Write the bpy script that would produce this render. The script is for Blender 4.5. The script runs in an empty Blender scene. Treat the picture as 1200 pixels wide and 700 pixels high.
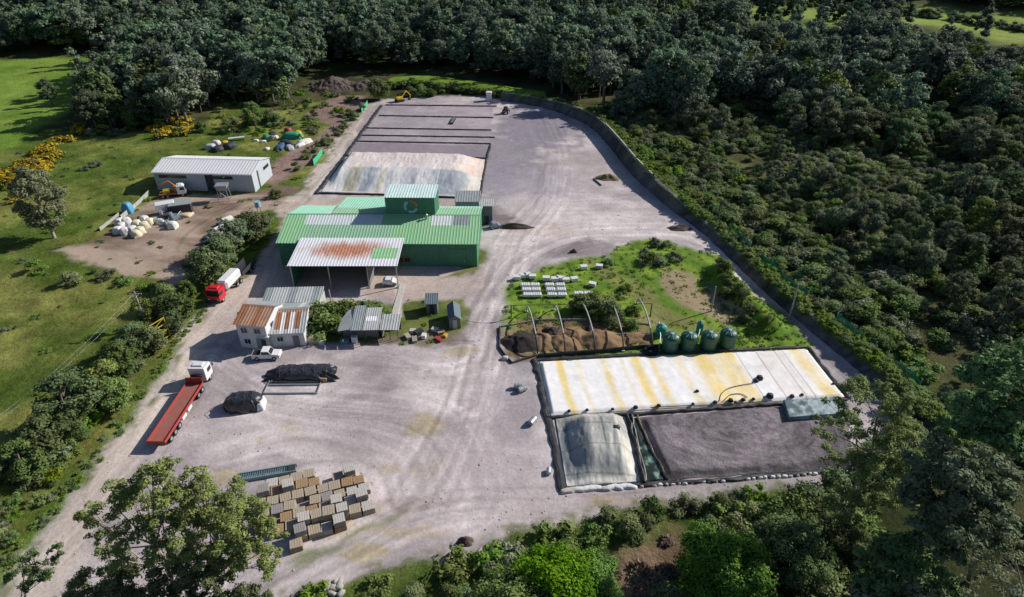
import bpy, math, random
import numpy as np
from mathutils import Vector
random.seed(7); RNG = np.random.default_rng(7)
C = bpy.context.scene.collection
R = math.radians
# ------------------------------------------------------------------ camera model
CAM_H = 65.0; FPX = 750.0; PITCH = math.atan(480/750.0)
cp, sp = math.cos(PITCH), math.sin(PITCH)

def sstep(t):
    t = np.clip(t, 0, 1); return t*t*(3-2*t)
def hash2(ix, iy, seed):
    n = (ix.astype(np.int64)*374761393 + iy.astype(np.int64)*668265263 + seed*1274126177) & 0xFFFFFFFF
    n = ((n ^ (n >> 13))*1274126177) & 0xFFFFFFFF
    n = n ^ (n >> 16)
    return (n & 0xFFFF)/65535.0
def vn(x, y, s, seed=0):
    x = np.asarray(x, float)/s; y = np.asarray(y, float)/s
    ix = np.floor(x); iy = np.floor(y); fx = sstep(x-ix); fy = sstep(y-iy)
    a = hash2(ix, iy, seed); b = hash2(ix+1, iy, seed); c = hash2(ix, iy+1, seed); d = hash2(ix+1, iy+1, seed)
    return (a*(1-fx)+b*fx)*(1-fy)+(c*(1-fx)+d*fx)*fy
def fbm(x, y, s, seed=0, o=4):
    t = 0; w = 1; tot = 0
    for k in range(o):
        t = t+w*vn(x, y, s/2**k, seed+k*17); tot += w; w *= .5
    return t/tot
def hgt(x, y):
    x = np.asarray(x, float); y = np.asarray(y, float)
    dx = np.maximum(np.maximum(-95-x, x-88), 0); dy = np.maximum(np.maximum(38-y, y-262), 0)
    d = np.sqrt(dx*dx+dy*dy)
    w = sstep(d/60)
    h = w*((fbm(x, y, 70, 3, 3)-.5)*7 - 1.0)
    h = h + .055*np.maximum(0, y-300)*sstep((y-300)/120)*(1-.6*sstep((y-700)/500))
    if RIDGE is not None:
        d, _, _ = pathdist(x, y, RIDGE); h = h+2.2*(1-sstep(d/4.2))
    return h
RIDGE = None
def hz(x, y): return float(hgt(np.array([x]), np.array([y]))[0])
def ray(px, py):
    a = (px-600)/FPX; b = (350-py)/FPX
    return a, cp+b*sp, -sp+b*cp
def Gz(px, py, z=0.0):
    a, b, c = ray(px, py); t = (z-CAM_H)/c
    return Vector((a*t, b*t, z))
def G(px, py):
    a, b, c = ray(px, py); c = min(c, -.03)
    z = 0.0
    for i in range(14):
        t = (z-CAM_H)/c
        z = .4*z+.6*hz(a*t, b*t)
    t = (z-CAM_H)/c
    return Vector((a*t, b*t, z))
def Gv(px, py):
    a = (px-600)/FPX; b = (350-py)/FPX; B = cp+b*sp; c = np.minimum(-sp+b*cp, -.03); z = np.zeros(len(px))
    for i in range(12): t = (z-CAM_H)/c; z = .4*z+.6*hgt(a*t, B*t)
    t = (z-CAM_H)/c; return a*t, B*t
def PX(x, y, z):
    d = y*cp-(z-CAM_H)*sp; u = y*sp+(z-CAM_H)*cp
    return 600+FPX*x/d, 350-FPX*u/d
def hfor(base, top_py):
    lo, hi = 0., 45.
    for i in range(30):
        m = (lo+hi)/2
        if PX(base.x, base.y, base.z+m)[1] > top_py: lo = m
        else: hi = m
    return (lo+hi)/2
def WP(pix): return np.array([[p.x, p.y] for p in (G(a, b) for a, b in pix)])
def sdpoly(x, y, poly):
    """signed distance, negative inside"""
    n = len(poly); d = np.full(x.shape, 1e18); ins = np.zeros(x.shape, bool)
    for i in range(n):
        ax, ay = poly[i]; bx, by = poly[(i+1) % n]
        ex, ey = bx-ax, by-ay; L = ex*ex+ey*ey+1e-12
        t = np.clip(((x-ax)*ex+(y-ay)*ey)/L, 0, 1)
        qx = x-(ax+t*ex); qy = y-(ay+t*ey)
        d = np.minimum(d, qx*qx+qy*qy)
        c = (ay > y) != (by > y)
        if abs(by-ay) > 1e-9: ins ^= c & (x < ex*(y-ay)/(by-ay)+ax)
    d = np.sqrt(d)
    return np.where(ins, -d, d)
def pathdist(x, y, pts):
    """distance to polyline, lateral offset, along"""
    best = np.full(x.shape, 1e18); off = np.zeros(x.shape); al = np.zeros(x.shape); s = 0
    for i in range(len(pts)-1):
        ax, ay = pts[i]; bx, by = pts[i+1]; ex, ey = bx-ax, by-ay; L2 = ex*ex+ey*ey; L = math.sqrt(L2)
        t = np.clip(((x-ax)*ex+(y-ay)*ey)/L2, 0, 1)
        qx = x-(ax+t*ex); qy = y-(ay+t*ey); d = qx*qx+qy*qy
        m = d < best
        best = np.where(m, d, best); sg = np.sign(ex*qy-ey*qx)
        off = np.where(m, sg*np.sqrt(d), off); al = np.where(m, s+t*L, al); s += L
    return np.sqrt(best), off, al
def smooth_path(pts, n=6):
    pts = [Vector(p) for p in pts]; out = []
    P = [pts[0]]+pts+[pts[-1]]
    for i in range(1, len(P)-2):
        for k in range(n):
            t = k/n; a, b, c, d = P[i-1], P[i], P[i+1], P[i+2]
            out.append(.5*((2*b)+(c-a)*t+(2*a-5*b+4*c-d)*t*t+(3*b-a-3*c+d)*t**3))
    out.append(pts[-1]); return out

RIDGE = [(p.x, p.y) for p in (Gz(843, 322), Gz(862, 345), Gz(885, 368), Gz(898, 382))]
# ------------------------------------------------------------------ materials
def new_mat(name):
    m = bpy.data.materials.new(name); m.use_nodes = True
    nt = m.node_tree; nt.nodes.clear()
    o = nt.nodes.new('ShaderNodeOutputMaterial'); b = nt.nodes.new('ShaderNodeBsdfPrincipled')
    nt.links.new(b.outputs[0], o.inputs[0]); return m, nt, b, o
def N(nt, t, **kw):
    n = nt.nodes.new(t)
    for k, v in kw.items():
        if k in n.inputs.keys(): n.inputs[k].default_value = v
        else: setattr(n, k, v)
    return n
def mixc(nt, fac, a, b, mode='MIX'):
    n = nt.nodes.new('ShaderNodeMix'); n.data_type = 'RGBA'; n.blend_type = mode
    for sock, v in ((n.inputs[0], fac), (n.inputs[6], a), (n.inputs[7], b)):
        if isinstance(v, (tuple, list)): sock.default_value = (*v, 1) if len(v) == 3 else v
        elif isinstance(v, (int, float)): sock.default_value = v
        else: nt.links.new(v, sock)
    return n.outputs[2]
def ramp(nt, sock, a, b, lo=0., hi=1.):
    n = nt.nodes.new('ShaderNodeMapRange'); nt.links.new(sock, n.inputs[0])
    n.inputs[1].default_value = a; n.inputs[2].default_value = b; n.inputs[3].default_value = lo; n.inputs[4].default_value = hi
    return n.outputs[0]
def noise(nt, scale, detail=4, coord='Object', rough=.6, stretch=None):
    tc = nt.nodes.new('ShaderNodeTexCoord'); n = nt.nodes.new('ShaderNodeTexNoise')
    n.inputs['Scale'].default_value = scale; n.inputs['Detail'].default_value = detail; n.inputs['Roughness'].default_value = rough
    s = tc.outputs[coord]
    if stretch:
        mp = nt.nodes.new('ShaderNodeMapping'); mp.inputs['Scale'].default_value = stretch
        nt.links.new(s, mp.inputs[0]); s = mp.outputs[0]
    nt.links.new(s, n.inputs['Vector']); return n.outputs['Fac']
def bump(nt, b, sock, strength=.3, dist=.05):
    n = nt.nodes.new('ShaderNodeBump'); n.inputs['Strength'].default_value = strength; n.inputs['Distance'].default_value = dist
    nt.links.new(sock, n.inputs['Height']); nt.links.new(n.outputs[0], b.inputs['Normal'])
_M = {}
def paint(name, col, rough=.6, metal=0., dirt=.35, scale=1.2, dirtcol=None, bmp=.15, spec=.3):
    """weathered surface: base colour, large stains and fine grain"""
    if name in _M: return _M[name]
    m, nt, b, o = new_mat(name)
    n1 = noise(nt, scale, 5); n2 = noise(nt, scale*9, 3)
    dc = dirtcol or tuple(c*.5+.03 for c in col)
    c = mixc(nt, ramp(nt, n1, .42, .7, 0, dirt), col, dc)
    c = mixc(nt, ramp(nt, n2, .3, .7, 0, .25), c, tuple(x*.7 for x in col))
    nt.links.new(c, b.inputs['Base Color'])
    b.inputs['Roughness'].default_value = rough; b.inputs['Metallic'].default_value = metal
    b.inputs['Specular IOR Level'].default_value = spec
    bump(nt, b, n2, bmp, .03); _M[name] = m; return m
def attr_mat(name, rough=.85, grain=1.5, gs=.22, bmp=.5, spec=.2, stretch=None, bd=.12, small=.3):
    """colour from the mesh attribute Col, broken up by procedural noise"""
    m, nt, b, o = new_mat(name)
    a = nt.nodes.new('ShaderNodeAttribute'); a.attribute_name = 'Col'
    n1 = noise(nt, grain, 6, stretch=stretch, rough=.7); n2 = noise(nt, grain*.12, 4)
    v = nt.nodes.new('ShaderNodeMath'); v.operation = 'MULTIPLY_ADD'
    nt.links.new(ramp(nt, n1, .25, .75, -1, 1), v.inputs[0]); v.inputs[1].default_value = gs; v.inputs[2].default_value = 1
    v2 = nt.nodes.new('ShaderNodeMath'); v2.operation = 'MULTIPLY_ADD'
    nt.links.new(ramp(nt, n2, .3, .7, -1, 1), v2.inputs[0]); v2.inputs[1].default_value = gs*small; nt.links.new(v.outputs[0], v2.inputs[2])
    h = nt.nodes.new('ShaderNodeVectorMath'); h.operation = 'SCALE'
    nt.links.new(a.outputs['Color'], h.inputs[0]); nt.links.new(v2.outputs[0], h.inputs['Scale'])
    nt.links.new(h.outputs[0], b.inputs['Base Color'])
    b.inputs['Roughness'].default_value = rough; b.inputs['Specular IOR Level'].default_value = spec
    bump(nt, b, n1, bmp, bd); return m

def leaf_mat(name, dark, light, flower=None, rnd=.35, trans=.22):
    m, nt, b, o = new_mat(name)
    a = nt.nodes.new('ShaderNodeAttribute'); a.attribute_name = 'tone'
    oi = nt.nodes.new('ShaderNodeObjectInfo')
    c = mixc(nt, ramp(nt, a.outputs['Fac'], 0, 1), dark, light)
    hs = nt.nodes.new('ShaderNodeHueSaturation')
    nt.links.new(ramp(nt, oi.outputs['Random'], 0, 1, 1-rnd, 1+rnd), hs.inputs['Value'])
    ml = nt.nodes.new('ShaderNodeMath'); ml.operation = 'FRACT'; m2 = nt.nodes.new('ShaderNodeMath'); m2.operation = 'MULTIPLY'
    nt.links.new(oi.outputs['Random'], m2.inputs[0]); m2.inputs[1].default_value = 7.31; nt.links.new(m2.outputs[0], ml.inputs[0])
    nt.links.new(ramp(nt, ml.outputs[0], 0, 1, .47, .525), hs.inputs['Hue'])
    m3 = nt.nodes.new('ShaderNodeMath'); m3.operation = 'MULTIPLY'; m4 = nt.nodes.new('ShaderNodeMath'); m4.operation = 'FRACT'
    nt.links.new(oi.outputs['Random'], m3.inputs[0]); m3.inputs[1].default_value = 23.7; nt.links.new(m3.outputs[0], m4.inputs[0])
    nt.links.new(ramp(nt, m4.outputs[0], 0, 1, .78, 1.12), hs.inputs['Saturation'])
    nt.links.new(c, hs.inputs['Color']); c = hs.outputs[0]
    if flower:
        f = nt.nodes.new('ShaderNodeAttribute'); f.attribute_name = 'flower'
        c = mixc(nt, f.outputs['Fac'], c, flower)
    nt.links.new(c, b.inputs['Base Color']); b.inputs['Roughness'].default_value = .75; b.inputs['Specular IOR Level'].default_value = .15
    t = nt.nodes.new('ShaderNodeBsdfTranslucent'); nt.links.new(c, t.inputs[0])
    mx = nt.nodes.new('ShaderNodeMixShader'); mx.inputs[0].default_value = trans
    nt.links.new(b.outputs[0], mx.inputs[1]); nt.links.new(t.outputs[0], mx.inputs[2]); nt.links.new(mx.outputs[0], o.inputs[0])
    return m

# ------------------------------------------------------------------ objects
def tag(o, label=None, cat=None, group=None, kind=None):
    if label: o['label'] = label
    if cat: o['category'] = cat
    if group: o['group'] = group
    if kind: o['kind'] = kind
    return o
def empty(name, loc, rz=0, label=None, cat=None, group=None):
    o = bpy.data.objects.new(name, None); C.objects.link(o); o.location = loc; o.rotation_euler = (0, 0, rz)
    o.empty_display_size = .5
    return tag(o, label, cat, group)
def mesh_np(name, v, f, mats, mi=None, smooth=False, attrs=None):
    me = bpy.data.meshes.new(name); v = np.asarray(v, np.float32); f = np.asarray(f, np.int32); k = f.shape[1]
    me.vertices.add(len(v)); me.vertices.foreach_set('co', v.ravel())
    me.loops.add(f.size); me.loops.foreach_set('vertex_index', f.ravel())
    me.polygons.add(len(f)); me.polygons.foreach_set('loop_start', np.arange(0, f.size, k, dtype=np.int32))
    for m in mats: me.materials.append(m)
    if mi is not None: me.polygons.foreach_set('material_index', np.asarray(mi, np.int32))
    me.polygons.foreach_set('use_smooth', np.full(len(f), smooth))
    for an, (typ, data) in (attrs or {}).items():
        at = me.attributes.new(an, typ, 'POINT')
        if typ == 'FLOAT_COLOR':
            d = np.ones((len(v), 4), np.float32); d[:, :3] = data; at.data.foreach_set('color', d.ravel())
        else: at.data.foreach_set('value', np.asarray(data, np.float32))
    me.update(calc_edges=True); return me
def link(name, me, parent=None, loc=None, rz=0):
    o = bpy.data.objects.new(name, me); C.objects.link(o)
    if parent: o.parent = parent
    if loc is not None: o.location = loc
    if rz: o.rotation_euler = (0, 0, rz)
    return o
class MB:
    def __init__(s): s.v = []; s.f = []; s.m = []; s.s = []
    def add(s, vs, fs, m=0, sm=False):
        b = len(s.v); s.v += [tuple(p) for p in vs]
        for f in fs: s.f.append(tuple(b+i for i in f)); s.m.append(m); s.s.append(sm)
        return s
    def box(s, c, d, m=0, rz=0, top=None, ry=0, bev=0):
        """c = centre, d = size; top scales the upper face (tx,ty); small chamfer on request"""
        x, y, z = (q/2 for q in d); tx, ty = top or (1, 1)
        if bev:
            vs = []; e = bev
            for zz, k, q in ((-z, 1, e), (-z+e, 1, 0), (z-e, 1, 0), (z, 1, e)):
                t = 1 if zz < 0 else None
                kx, ky = (1, 1) if zz < 0 else (tx, ty)
                X, Y = x*kx, y*ky
                for a, b2 in ((-X+e+q*.0, -Y+q), (X-e, -Y+q), (X-q, -Y+e), (X-q, Y-e), (X-e, Y-q), (-X+e, Y-q), (-X+q, Y-e), (-X+q, -Y+e)):
                    vs.append((a, b2, zz))
            fs = [tuple(range(7, -1, -1)), tuple(range(24, 32))]
            for L in range(3):
                for i in range(8):
                    j = (i+1) % 8; fs.append((L*8+i, L*8+j, L*8+8+j, L*8+8+i))
        else:
            vs = [(-x, -y, -z), (x, -y, -z), (x, y, -z), (-x, y, -z), (-x*tx, -y*ty, z), (x*tx, -y*ty, z), (x*tx, y*ty, z), (-x*tx, y*ty, z)]
            fs = [(3, 2, 1, 0), (4, 5, 6, 7), (0, 1, 5, 4), (1, 2, 6, 5), (2, 3, 7, 6), (3, 0, 4, 7)]
        cr, sr = math.cos(rz), math.sin(rz); cy, sy = math.cos(ry), math.sin(ry); out = []
        for a, b, e in vs:
            a, e = a*cy+e*sy, -a*sy+e*cy
            out.append((c[0]+a*cr-b*sr, c[1]+a*sr+b*cr, c[2]+e))
        return s.add(out, fs, m)
    def cyl(s, a, b, r0, r1=None, n=12, m=0, cap=True, sm=True):
        a = Vector(a); b = Vector(b); r1 = r0 if r1 is None else r1; d = (b-a).normalized()
        u = d.orthogonal().normalized(); w = d.cross(u)
        vs = []
        for p, r in ((a, r0), (b, r1)):
            for i in range(n):
                t = 2*math.pi*i/n; vs.append(p+u*(r*math.cos(t))+w*(r*math.sin(t)))
        s.add(vs, [(i, (i+1) % n, n+(i+1) % n, n+i) for i in range(n)], m, sm)
        if cap: s.add(vs, [tuple(range(n-1, -1, -1)), tuple(range(n, 2*n))], m)
        return s
    def tube(s, pts, r, n=6, m=0, r1=None):
        pts = [Vector(p) for p in pts]; K = len(pts); vs = []; u = None
        for i, p in enumerate(pts):
            d = (pts[min(i+1, K-1)]-pts[max(i-1, 0)]).normalized()
            u = d.orthogonal().normalized() if u is None else (u-d*u.dot(d)).normalized()
            w = d.cross(u); rr = r if r1 is None else r+(r1-r)*i/(K-1)
            for k in range(n):
                t = 2*math.pi*k/n; vs.append(p+u*(rr*math.cos(t))+w*(rr*math.sin(t)))
        fs = [(i*n+k, i*n+(k+1) % n, (i+1)*n+(k+1) % n, (i+1)*n+k) for i in range(K-1) for k in range(n)]
        s.add(vs, fs, m, True); s.add(vs, [tuple(range(n-1, -1, -1)), tuple(range((K-1)*n, K*n))], m); return s
    def lathe(s, c, prof, n=20, m=0, sm=True):
        vs = []
        for r, z in prof:
            for i in range(n):
                t = 2*math.pi*i/n; vs.append((c[0]+r*math.cos(t), c[1]+r*math.sin(t), c[2]+z))
        K = len(prof)
        return s.add(vs, [(k*n+i, k*n+(i+1) % n, (k+1)*n+(i+1) % n, (k+1)*n+i) for k in range(K-1) for i in range(n)], m, sm)
    def prism(s, prof, y0, y1, m=0, bev=0):
        """profile in x,z extruded along y"""
        n = len(prof); vs = [(x, y0, z) for x, z in prof]+[(x, y1, z) for x, z in prof]
        return s.add(vs, [tuple(range(n)), tuple(range(2*n-1, n-1, -1))]+[((i+1) % n, i, n+i, n+(i+1) % n) for i in range(n)], m)
    def mesh(s, name, mats):
        me = bpy.data.meshes.new(name); me.from_pydata(s.v, [], s.f)
        for m in mats: me.materials.append(m)
        me.polygons.foreach_set('material_index', s.m); me.polygons.foreach_set('use_smooth', s.s); me.update(); return me
    def build(s, name, mats, parent=None, loc=None, rz=0):
        if not isinstance(mats, (list, tuple)): mats = [mats]
        return link(name, s.mesh(name, mats), parent, loc, rz)
def copy_tree(o, parent=None):
    c = o.copy(); C.objects.link(c)
    if parent: c.parent = parent
    for ch in list(o.children): copy_tree(ch, c)
    return c
def place(o, loc, rz=0, label=None, cat=None, group=None, sc=None):
    o.location = loc; o.rotation_euler = (0, 0, rz)
    if sc: o.scale = (sc, sc, sc)
    return tag(o, label, cat, group)
# ------------------------------------------------------------------ terrain, painted by region
yard_px = [(-60, 760), (0, 672), (40, 628), (100, 560), (150, 492), (195, 425), (222, 382), (258, 345), (290, 320), (318, 280), (330, 258),
           (322, 246), (335, 236), (352, 222), (372, 196), (400, 160), (428, 124), (447, 116), (520, 112), (600, 112), (650, 118), (690, 130), (715, 152),
           (745, 188), (790, 230), (830, 266), (870, 304), (912, 340), (962, 385), (1014, 425), (1050, 462), (1052, 495), (1015, 535),
           (985, 562), (900, 574), (800, 588), (730, 598), (660, 612), (600, 632), (540, 650), (440, 664), (375, 680), (320, 700), (180, 790)]
lot_px = [(66, 294), (105, 284), (128, 276), (146, 254), (176, 236), (196, 228), (300, 226), (330, 218), (345, 222), (340, 244), (322, 246), (300, 250), (280, 255),
          (248, 278), (236, 305), (210, 335), (195, 336), (150, 322), (110, 312)]
back_track_px = [(360, 132), (395, 112), (430, 112), (428, 124), (398, 160), (372, 185), (340, 208), (322, 220), (300, 210), (330, 185), (362, 168), (385, 148)]
road_px = [(-60, 770), (0, 674), (40, 630), (100, 562), (150, 494), (195, 428), (222, 384), (258, 347), (290, 321), (318, 281), (332, 250), (352, 222), (400, 160), (432, 122), (446, 124),
           (412, 170), (372, 225), (340, 262), (325, 300), (300, 325), (262, 375), (235, 430), (200, 500), (165, 545), (130, 600), (90, 680), (20, 790)]
garden_px = [(592, 392), (590, 365), (596, 335), (612, 322), (645, 312), (680, 305), (712, 300), (722, 290), (748, 284), (780, 284), (812, 292), (838, 296), (862, 322), (893, 352), (922, 380), (952, 408), (950, 420), (945, 412), (860, 416), (640, 424), (600, 408)]
bare_px = [(772, 318), (800, 322), (822, 332), (835, 352), (838, 366), (822, 368), (790, 352), (772, 338)]
bare2_px = [(818, 366), (838, 330), (858, 350), (880, 376), (850, 384)]
chip_px = [(588, 384), (628, 374), (700, 374), (762, 382), (765, 406), (700, 414), (640, 416), (604, 425), (586, 415)]
hedge_isl_px = [(232, 330), (240, 300), (262, 270), (296, 250), (318, 250), (325, 262), (300, 300), (282, 318), (262, 338), (238, 345)]
isl_px = [(368, 355), (430, 352), (470, 352), (548, 350), (553, 362), (552, 384), (538, 398), (480, 404), (440, 404), (395, 402), (366, 395), (362, 370)]
gb_px = [(540, 318), (562, 292), (572, 298), (568, 310), (552, 322), (520, 326)]
field_px = [(-150, 70), (0, 72), (60, 66), (118, 67), (112, 90), (100, 115), (85, 130), (50, 150), (0, 178), (-150, 230)]
fieldA_px = [(866, 16), (885, 4), (935, 6), (1000, 14), (998, 32), (940, 26), (880, 28)]
fieldB_px = [(1045, 2), (1120, 12), (1260, 22), (1320, 45), (1200, 52), (1165, 50), (1135, 34), (1100, 34), (1050, 26)]
fieldC_px = [(765, 14), (786, 16), (784, 24), (764, 22)]
meadow_px = [(-200, 180), (0, 175), (60, 150), (110, 160), (230, 150), (262, 120), (330, 130), (400, 112), (432, 122), (400, 160), (372, 196), (340, 236), (330, 258), (262, 340), (222, 382), (195, 425),
             (150, 492), (100, 560), (40, 628), (0, 672), (-80, 760), (-300, 900), (-500, 500)]
verge_px = [(250, 345), (222, 376), (195, 418), (150, 484), (100, 550), (40, 618), (-10, 668), (-50, 720), (-10, 690), (40, 636), (100, 566), (150, 500), (195, 432), (222, 388), (262, 348)]
slope_px = [(350, 720), (380, 676), (470, 655), (560, 640), (660, 606), (800, 584), (985, 560), (1020, 580), (1040, 760), (500, 900)]
brown_px = [(700, 760), (705, 680), (722, 650), (770, 628), (812, 628), (806, 650), (780, 700), (760, 760)]
scrub_px = [(690, 128), (740, 180), (800, 235), (870, 300), (960, 380), (1060, 462), (1090, 440), (1000, 330), (940, 260), (880, 200), (800, 160), (750, 130)]

def axis(lo, hi, step, flo, fhi):
    mid = list(np.arange(lo, hi+1e-6, step)); l = []; s = step; x = lo
    while x > flo: s *= 1.12; x -= s; l.append(x)
    r = []; s = step; x = hi
    while x < fhi: s *= 1.12; x += s; r.append(x)
    return np.array(l[::-1]+mid+r)
AX = axis(-126, 92, .37, -2500, 2500); AY = axis(36, 252, .37, -600, 4000)
GX, GY = np.meshgrid(AX, AY); X = GX.ravel(); Y = GY.ravel()
warpx = X+(fbm(X, Y, 7, 91)-.5)*4.5+(vn(X, Y, 1.3, 5)-.5)*1.0; warpy = Y+(fbm(X, Y, 7, 55)-.5)*4.5+(vn(X, Y, 1.3, 6)-.5)*1.0
n_big = fbm(X, Y, 38, 1); n_mid = fbm(X, Y, 11, 2); n_sm = fbm(X, Y, 3, 4); n_xs = fbm(X, Y, 1.2, 8, 2)
col = np.zeros((len(X), 3))
def mixin(c, mask):
    global col
    c = np.asarray(c, float)
    if c.ndim == 1: c = c[None, :]
    col = col*(1-mask[:, None])+c*mask[:, None]
def lerp(a, b, t): return np.asarray(a)[None, :]*(1-t[:, None])+np.asarray(b)[None, :]*t[:, None]
def inside(px, soft=1.2, warp=True):
    d = sdpoly(warpx if warp else X, warpy if warp else Y, WP(px)); return 1-sstep((d+soft)/(2*soft)), d
mixin(lerp((.035, .045, .016), (.09, .09, .04), sstep((n_mid-.3)*2.5)), np.ones(len(X)))
m, _ = inside(scrub_px, 3); mixin(lerp((.05, .085, .022), (.12, .13, .05), sstep((n_mid-.42)*4)), m)
m_me, d_me = inside(meadow_px, 1.5)
g = lerp((.080, .125, .022), (.195, .205, .055), sstep((n_mid-.35)*3)); g = g*(.62+.76*n_sm[:, None])*(.85+.3*n_xs[:, None]); g = g*(.8+.4*n_big[:, None])
mixin(g, m_me)
m, _ = inside(field_px, 1.2); mixin(lerp((.135, .235, .034), (.19, .28, .05), sstep((n_mid-.3)*3))*(.85+.3*n_sm[:, None]), m)
for q in (fieldA_px, fieldB_px, fieldC_px):
    m, _ = inside(q, 3); mixin(lerp((.2, .30, .045), (.27, .33, .09), n_mid), m)
m, _ = inside(slope_px, 1.5); mixin(lerp((.05, .085, .014), (.11, .15, .035), sstep((n_sm-.3)*2.5)), m)
m, _ = inside(brown_px, 2); mixin(lerp((.13, .085, .055), (.22, .155, .10), sstep((n_sm-.3)*2.5)), m)
m, _ = inside(verge_px, 1.5); mixin(lerp((.07, .17, .016), (.14, .26, .03), n_sm), m)
m_bt, _ = inside(back_track_px, 1.5); mixin(lerp((.22, .15, .12), (.32, .23, .2), n_mid), m_bt)
# dirt lot
m_lot, d_lot = inside(lot_px, 1)
c = lerp((.17, .12, .085), (.42, .33, .26), sstep((fbm(X*.35+Y*.9, Y*.35-X*.9*.4, 5, 12)-.3)*2.4)); mixin(c, m_lot)
# gravel yard
m_y, d_y = inside(yard_px, .9)
yc = lerp((.365, .322, .325), (.57, .508, .50), sstep((n_mid-.3)*2.3)); yc = yc*(.84+.3*n_sm[:, None])
yc = yc*(.9+.2*n_big[:, None])
st = fbm(X*.25+Y*.06, Y+X*.1, 2.4, 71); yc = yc*(1+.36*(st[:, None]-.5)); st = fbm(X*.2-Y*.05, Y*1.2-X*.08, 1.3, 72, 2); yc = yc*(1+.16*(st[:, None]-.5)); yc = yc*(1+.10*(n_xs[:, None]-.5))
mixin(yc, m_y)
def blob(px, py, rx, ry, c, a, seed=0):
    """soft irregular patch, radii in metres"""
    p = G(px, py); d = np.sqrt(((warpx-p.x)/rx)**2+((warpy-p.y)/ry)**2)+(n_sm-.5)*.9
    mixin(c, a*(1-sstep((d-.55)/.6))*m_y)
grey = (.26, .235, .27)
blob(632, 148, 15, 26, grey, .95); blob(592, 178, 11, 24, grey, .85); blob(600, 215, 12, 12, (.31, .285, .32), .6); blob(640, 215, 16, 12, (.36, .32, .36), .5); blob(580, 210, 7, 16, (.30, .27, .31), .6)
blob(600, 470, 4, 16, (.27, .25, .27), .55); blob(612, 400, 5, 10, (.3, .27, .28), .3)
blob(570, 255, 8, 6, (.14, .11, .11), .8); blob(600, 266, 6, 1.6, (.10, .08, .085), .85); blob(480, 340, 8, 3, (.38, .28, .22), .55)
blob(395, 330, 10, 8, (.36, .27, .21), .6); blob(690, 290, 6, 5, (.2, .17, .18), .7); blob(660, 298, 6, 2, (.22, .19, .2), .5)
for q in ((498, 500, 2.6, 2.0), (305, 517, 1.1, 1.3), (505, 548, 2.0, 1.6), (465, 548, 2.4, 1.6), (425, 640, 3, 1.2), (290, 640, 3, 1.5), (540, 412, 2.6, 1.6), (345, 505, 2, 1.5), (385, 600, 3, 2), (260, 555, 3, 1.5)):
    blob(*q, (.40, .33, .17), .62)
for q in ((408, 470, 3, 1.4), (450, 452, 2.5, 1), (320, 440, 3, 1.2), (480, 425, 1.6, .8), (345, 540, 4, .8), (500, 430, 1, .6), (185, 455, 1, .7), (300, 600, 6, 4), (118, 588, 1.6, 3.5)):
    blob(*q, (.25, .21, .22), .5)
blob(470, 590, 9, 1.6, (.30, .25, .2), .6); blob(450, 615, 10, 1, (.45, .36, .2), .45)
blob(700, 596, 14, 2.2, (.36, .31, .3), .6); blob(706, 592, 2.4, .8, (.46, .33, .15), .7)
blob(700, 200, 12, 14, (.44, .37, .36), .5); blob(690, 140, 8, 5, (.48, .36, .26), .5)
for q in ((340, 300, 16, 9, .8), (310, 340, 8, 10, .7), (345, 250, 12, 9, .8), (440, 325, 14, 6, .8), (520, 335, 10, 6, .6), (430, 240, 22, 5, .7), (270, 360, 7, 12, .5), (640, 270, 10, 4, .4)):
    blob(q[0], q[1], q[2], q[3], (.52, .425, .355), q[4])
for q in ((470, 520, 9, 3), (400, 500, 8, 2), (430, 560, 10, 2), (555, 560, 5, 9), (520, 470, 6, 4), (600, 330, 4, 9), (650, 560, 4, 6), (620, 240, 9, 7), (340, 520, 6, 2.5)): blob(q[0], q[1], q[2], q[3], (.62, .565, .555), .5)
for q in ((520, 560, 12, 8), (420, 500, 10, 5), (560, 500, 5, 16), (650, 600, 12, 5)): blob(q[0], q[1], q[2], q[3], (.43, .365, .375), .45)
# pale compacted road and wheel tracks
m_r, d_r = inside(road_px, 1.6)
mixin(lerp((.46, .40, .345), (.58, .50, .42), n_mid)*(.9+.2*n_sm[:, None]), m_r*.8)
routes = [([(-30, 720), (60, 625), (130, 540), (190, 465), (235, 400), (285, 335), (318, 285), (338, 250), (375, 205), (420, 150), (440, 122)], 5.5, .5),
          ([(300, 700), (400, 640), (470, 590), (515, 530), (545, 460), (565, 390), (590, 330), (640, 292), (720, 275), (810, 280), (870, 320), (940, 380), (1020, 455)], 5, .6),
          ([(330, 692), (450, 640), (560, 600), (700, 592), (850, 580), (990, 560)], 3.2, .45),
          ([(545, 470), (575, 350), (605, 280), (640, 230), (650, 180), (630, 135)], 6, .45),
          ([(245, 420), (330, 470), (430, 490), (500, 520), (530, 580)], 7, .4),
          ([(260, 540), (350, 520), (450, 545), (470, 590)], 5, .45),
          ([(400, 415), (470, 420), (545, 425), (570, 380)], 4, .5),
          ([(210, 245), (260, 240), (320, 235), (345, 235)], 4, .6), ([(230, 320), (215, 290), (240, 262), (300, 235)], 5, .6)]
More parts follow.
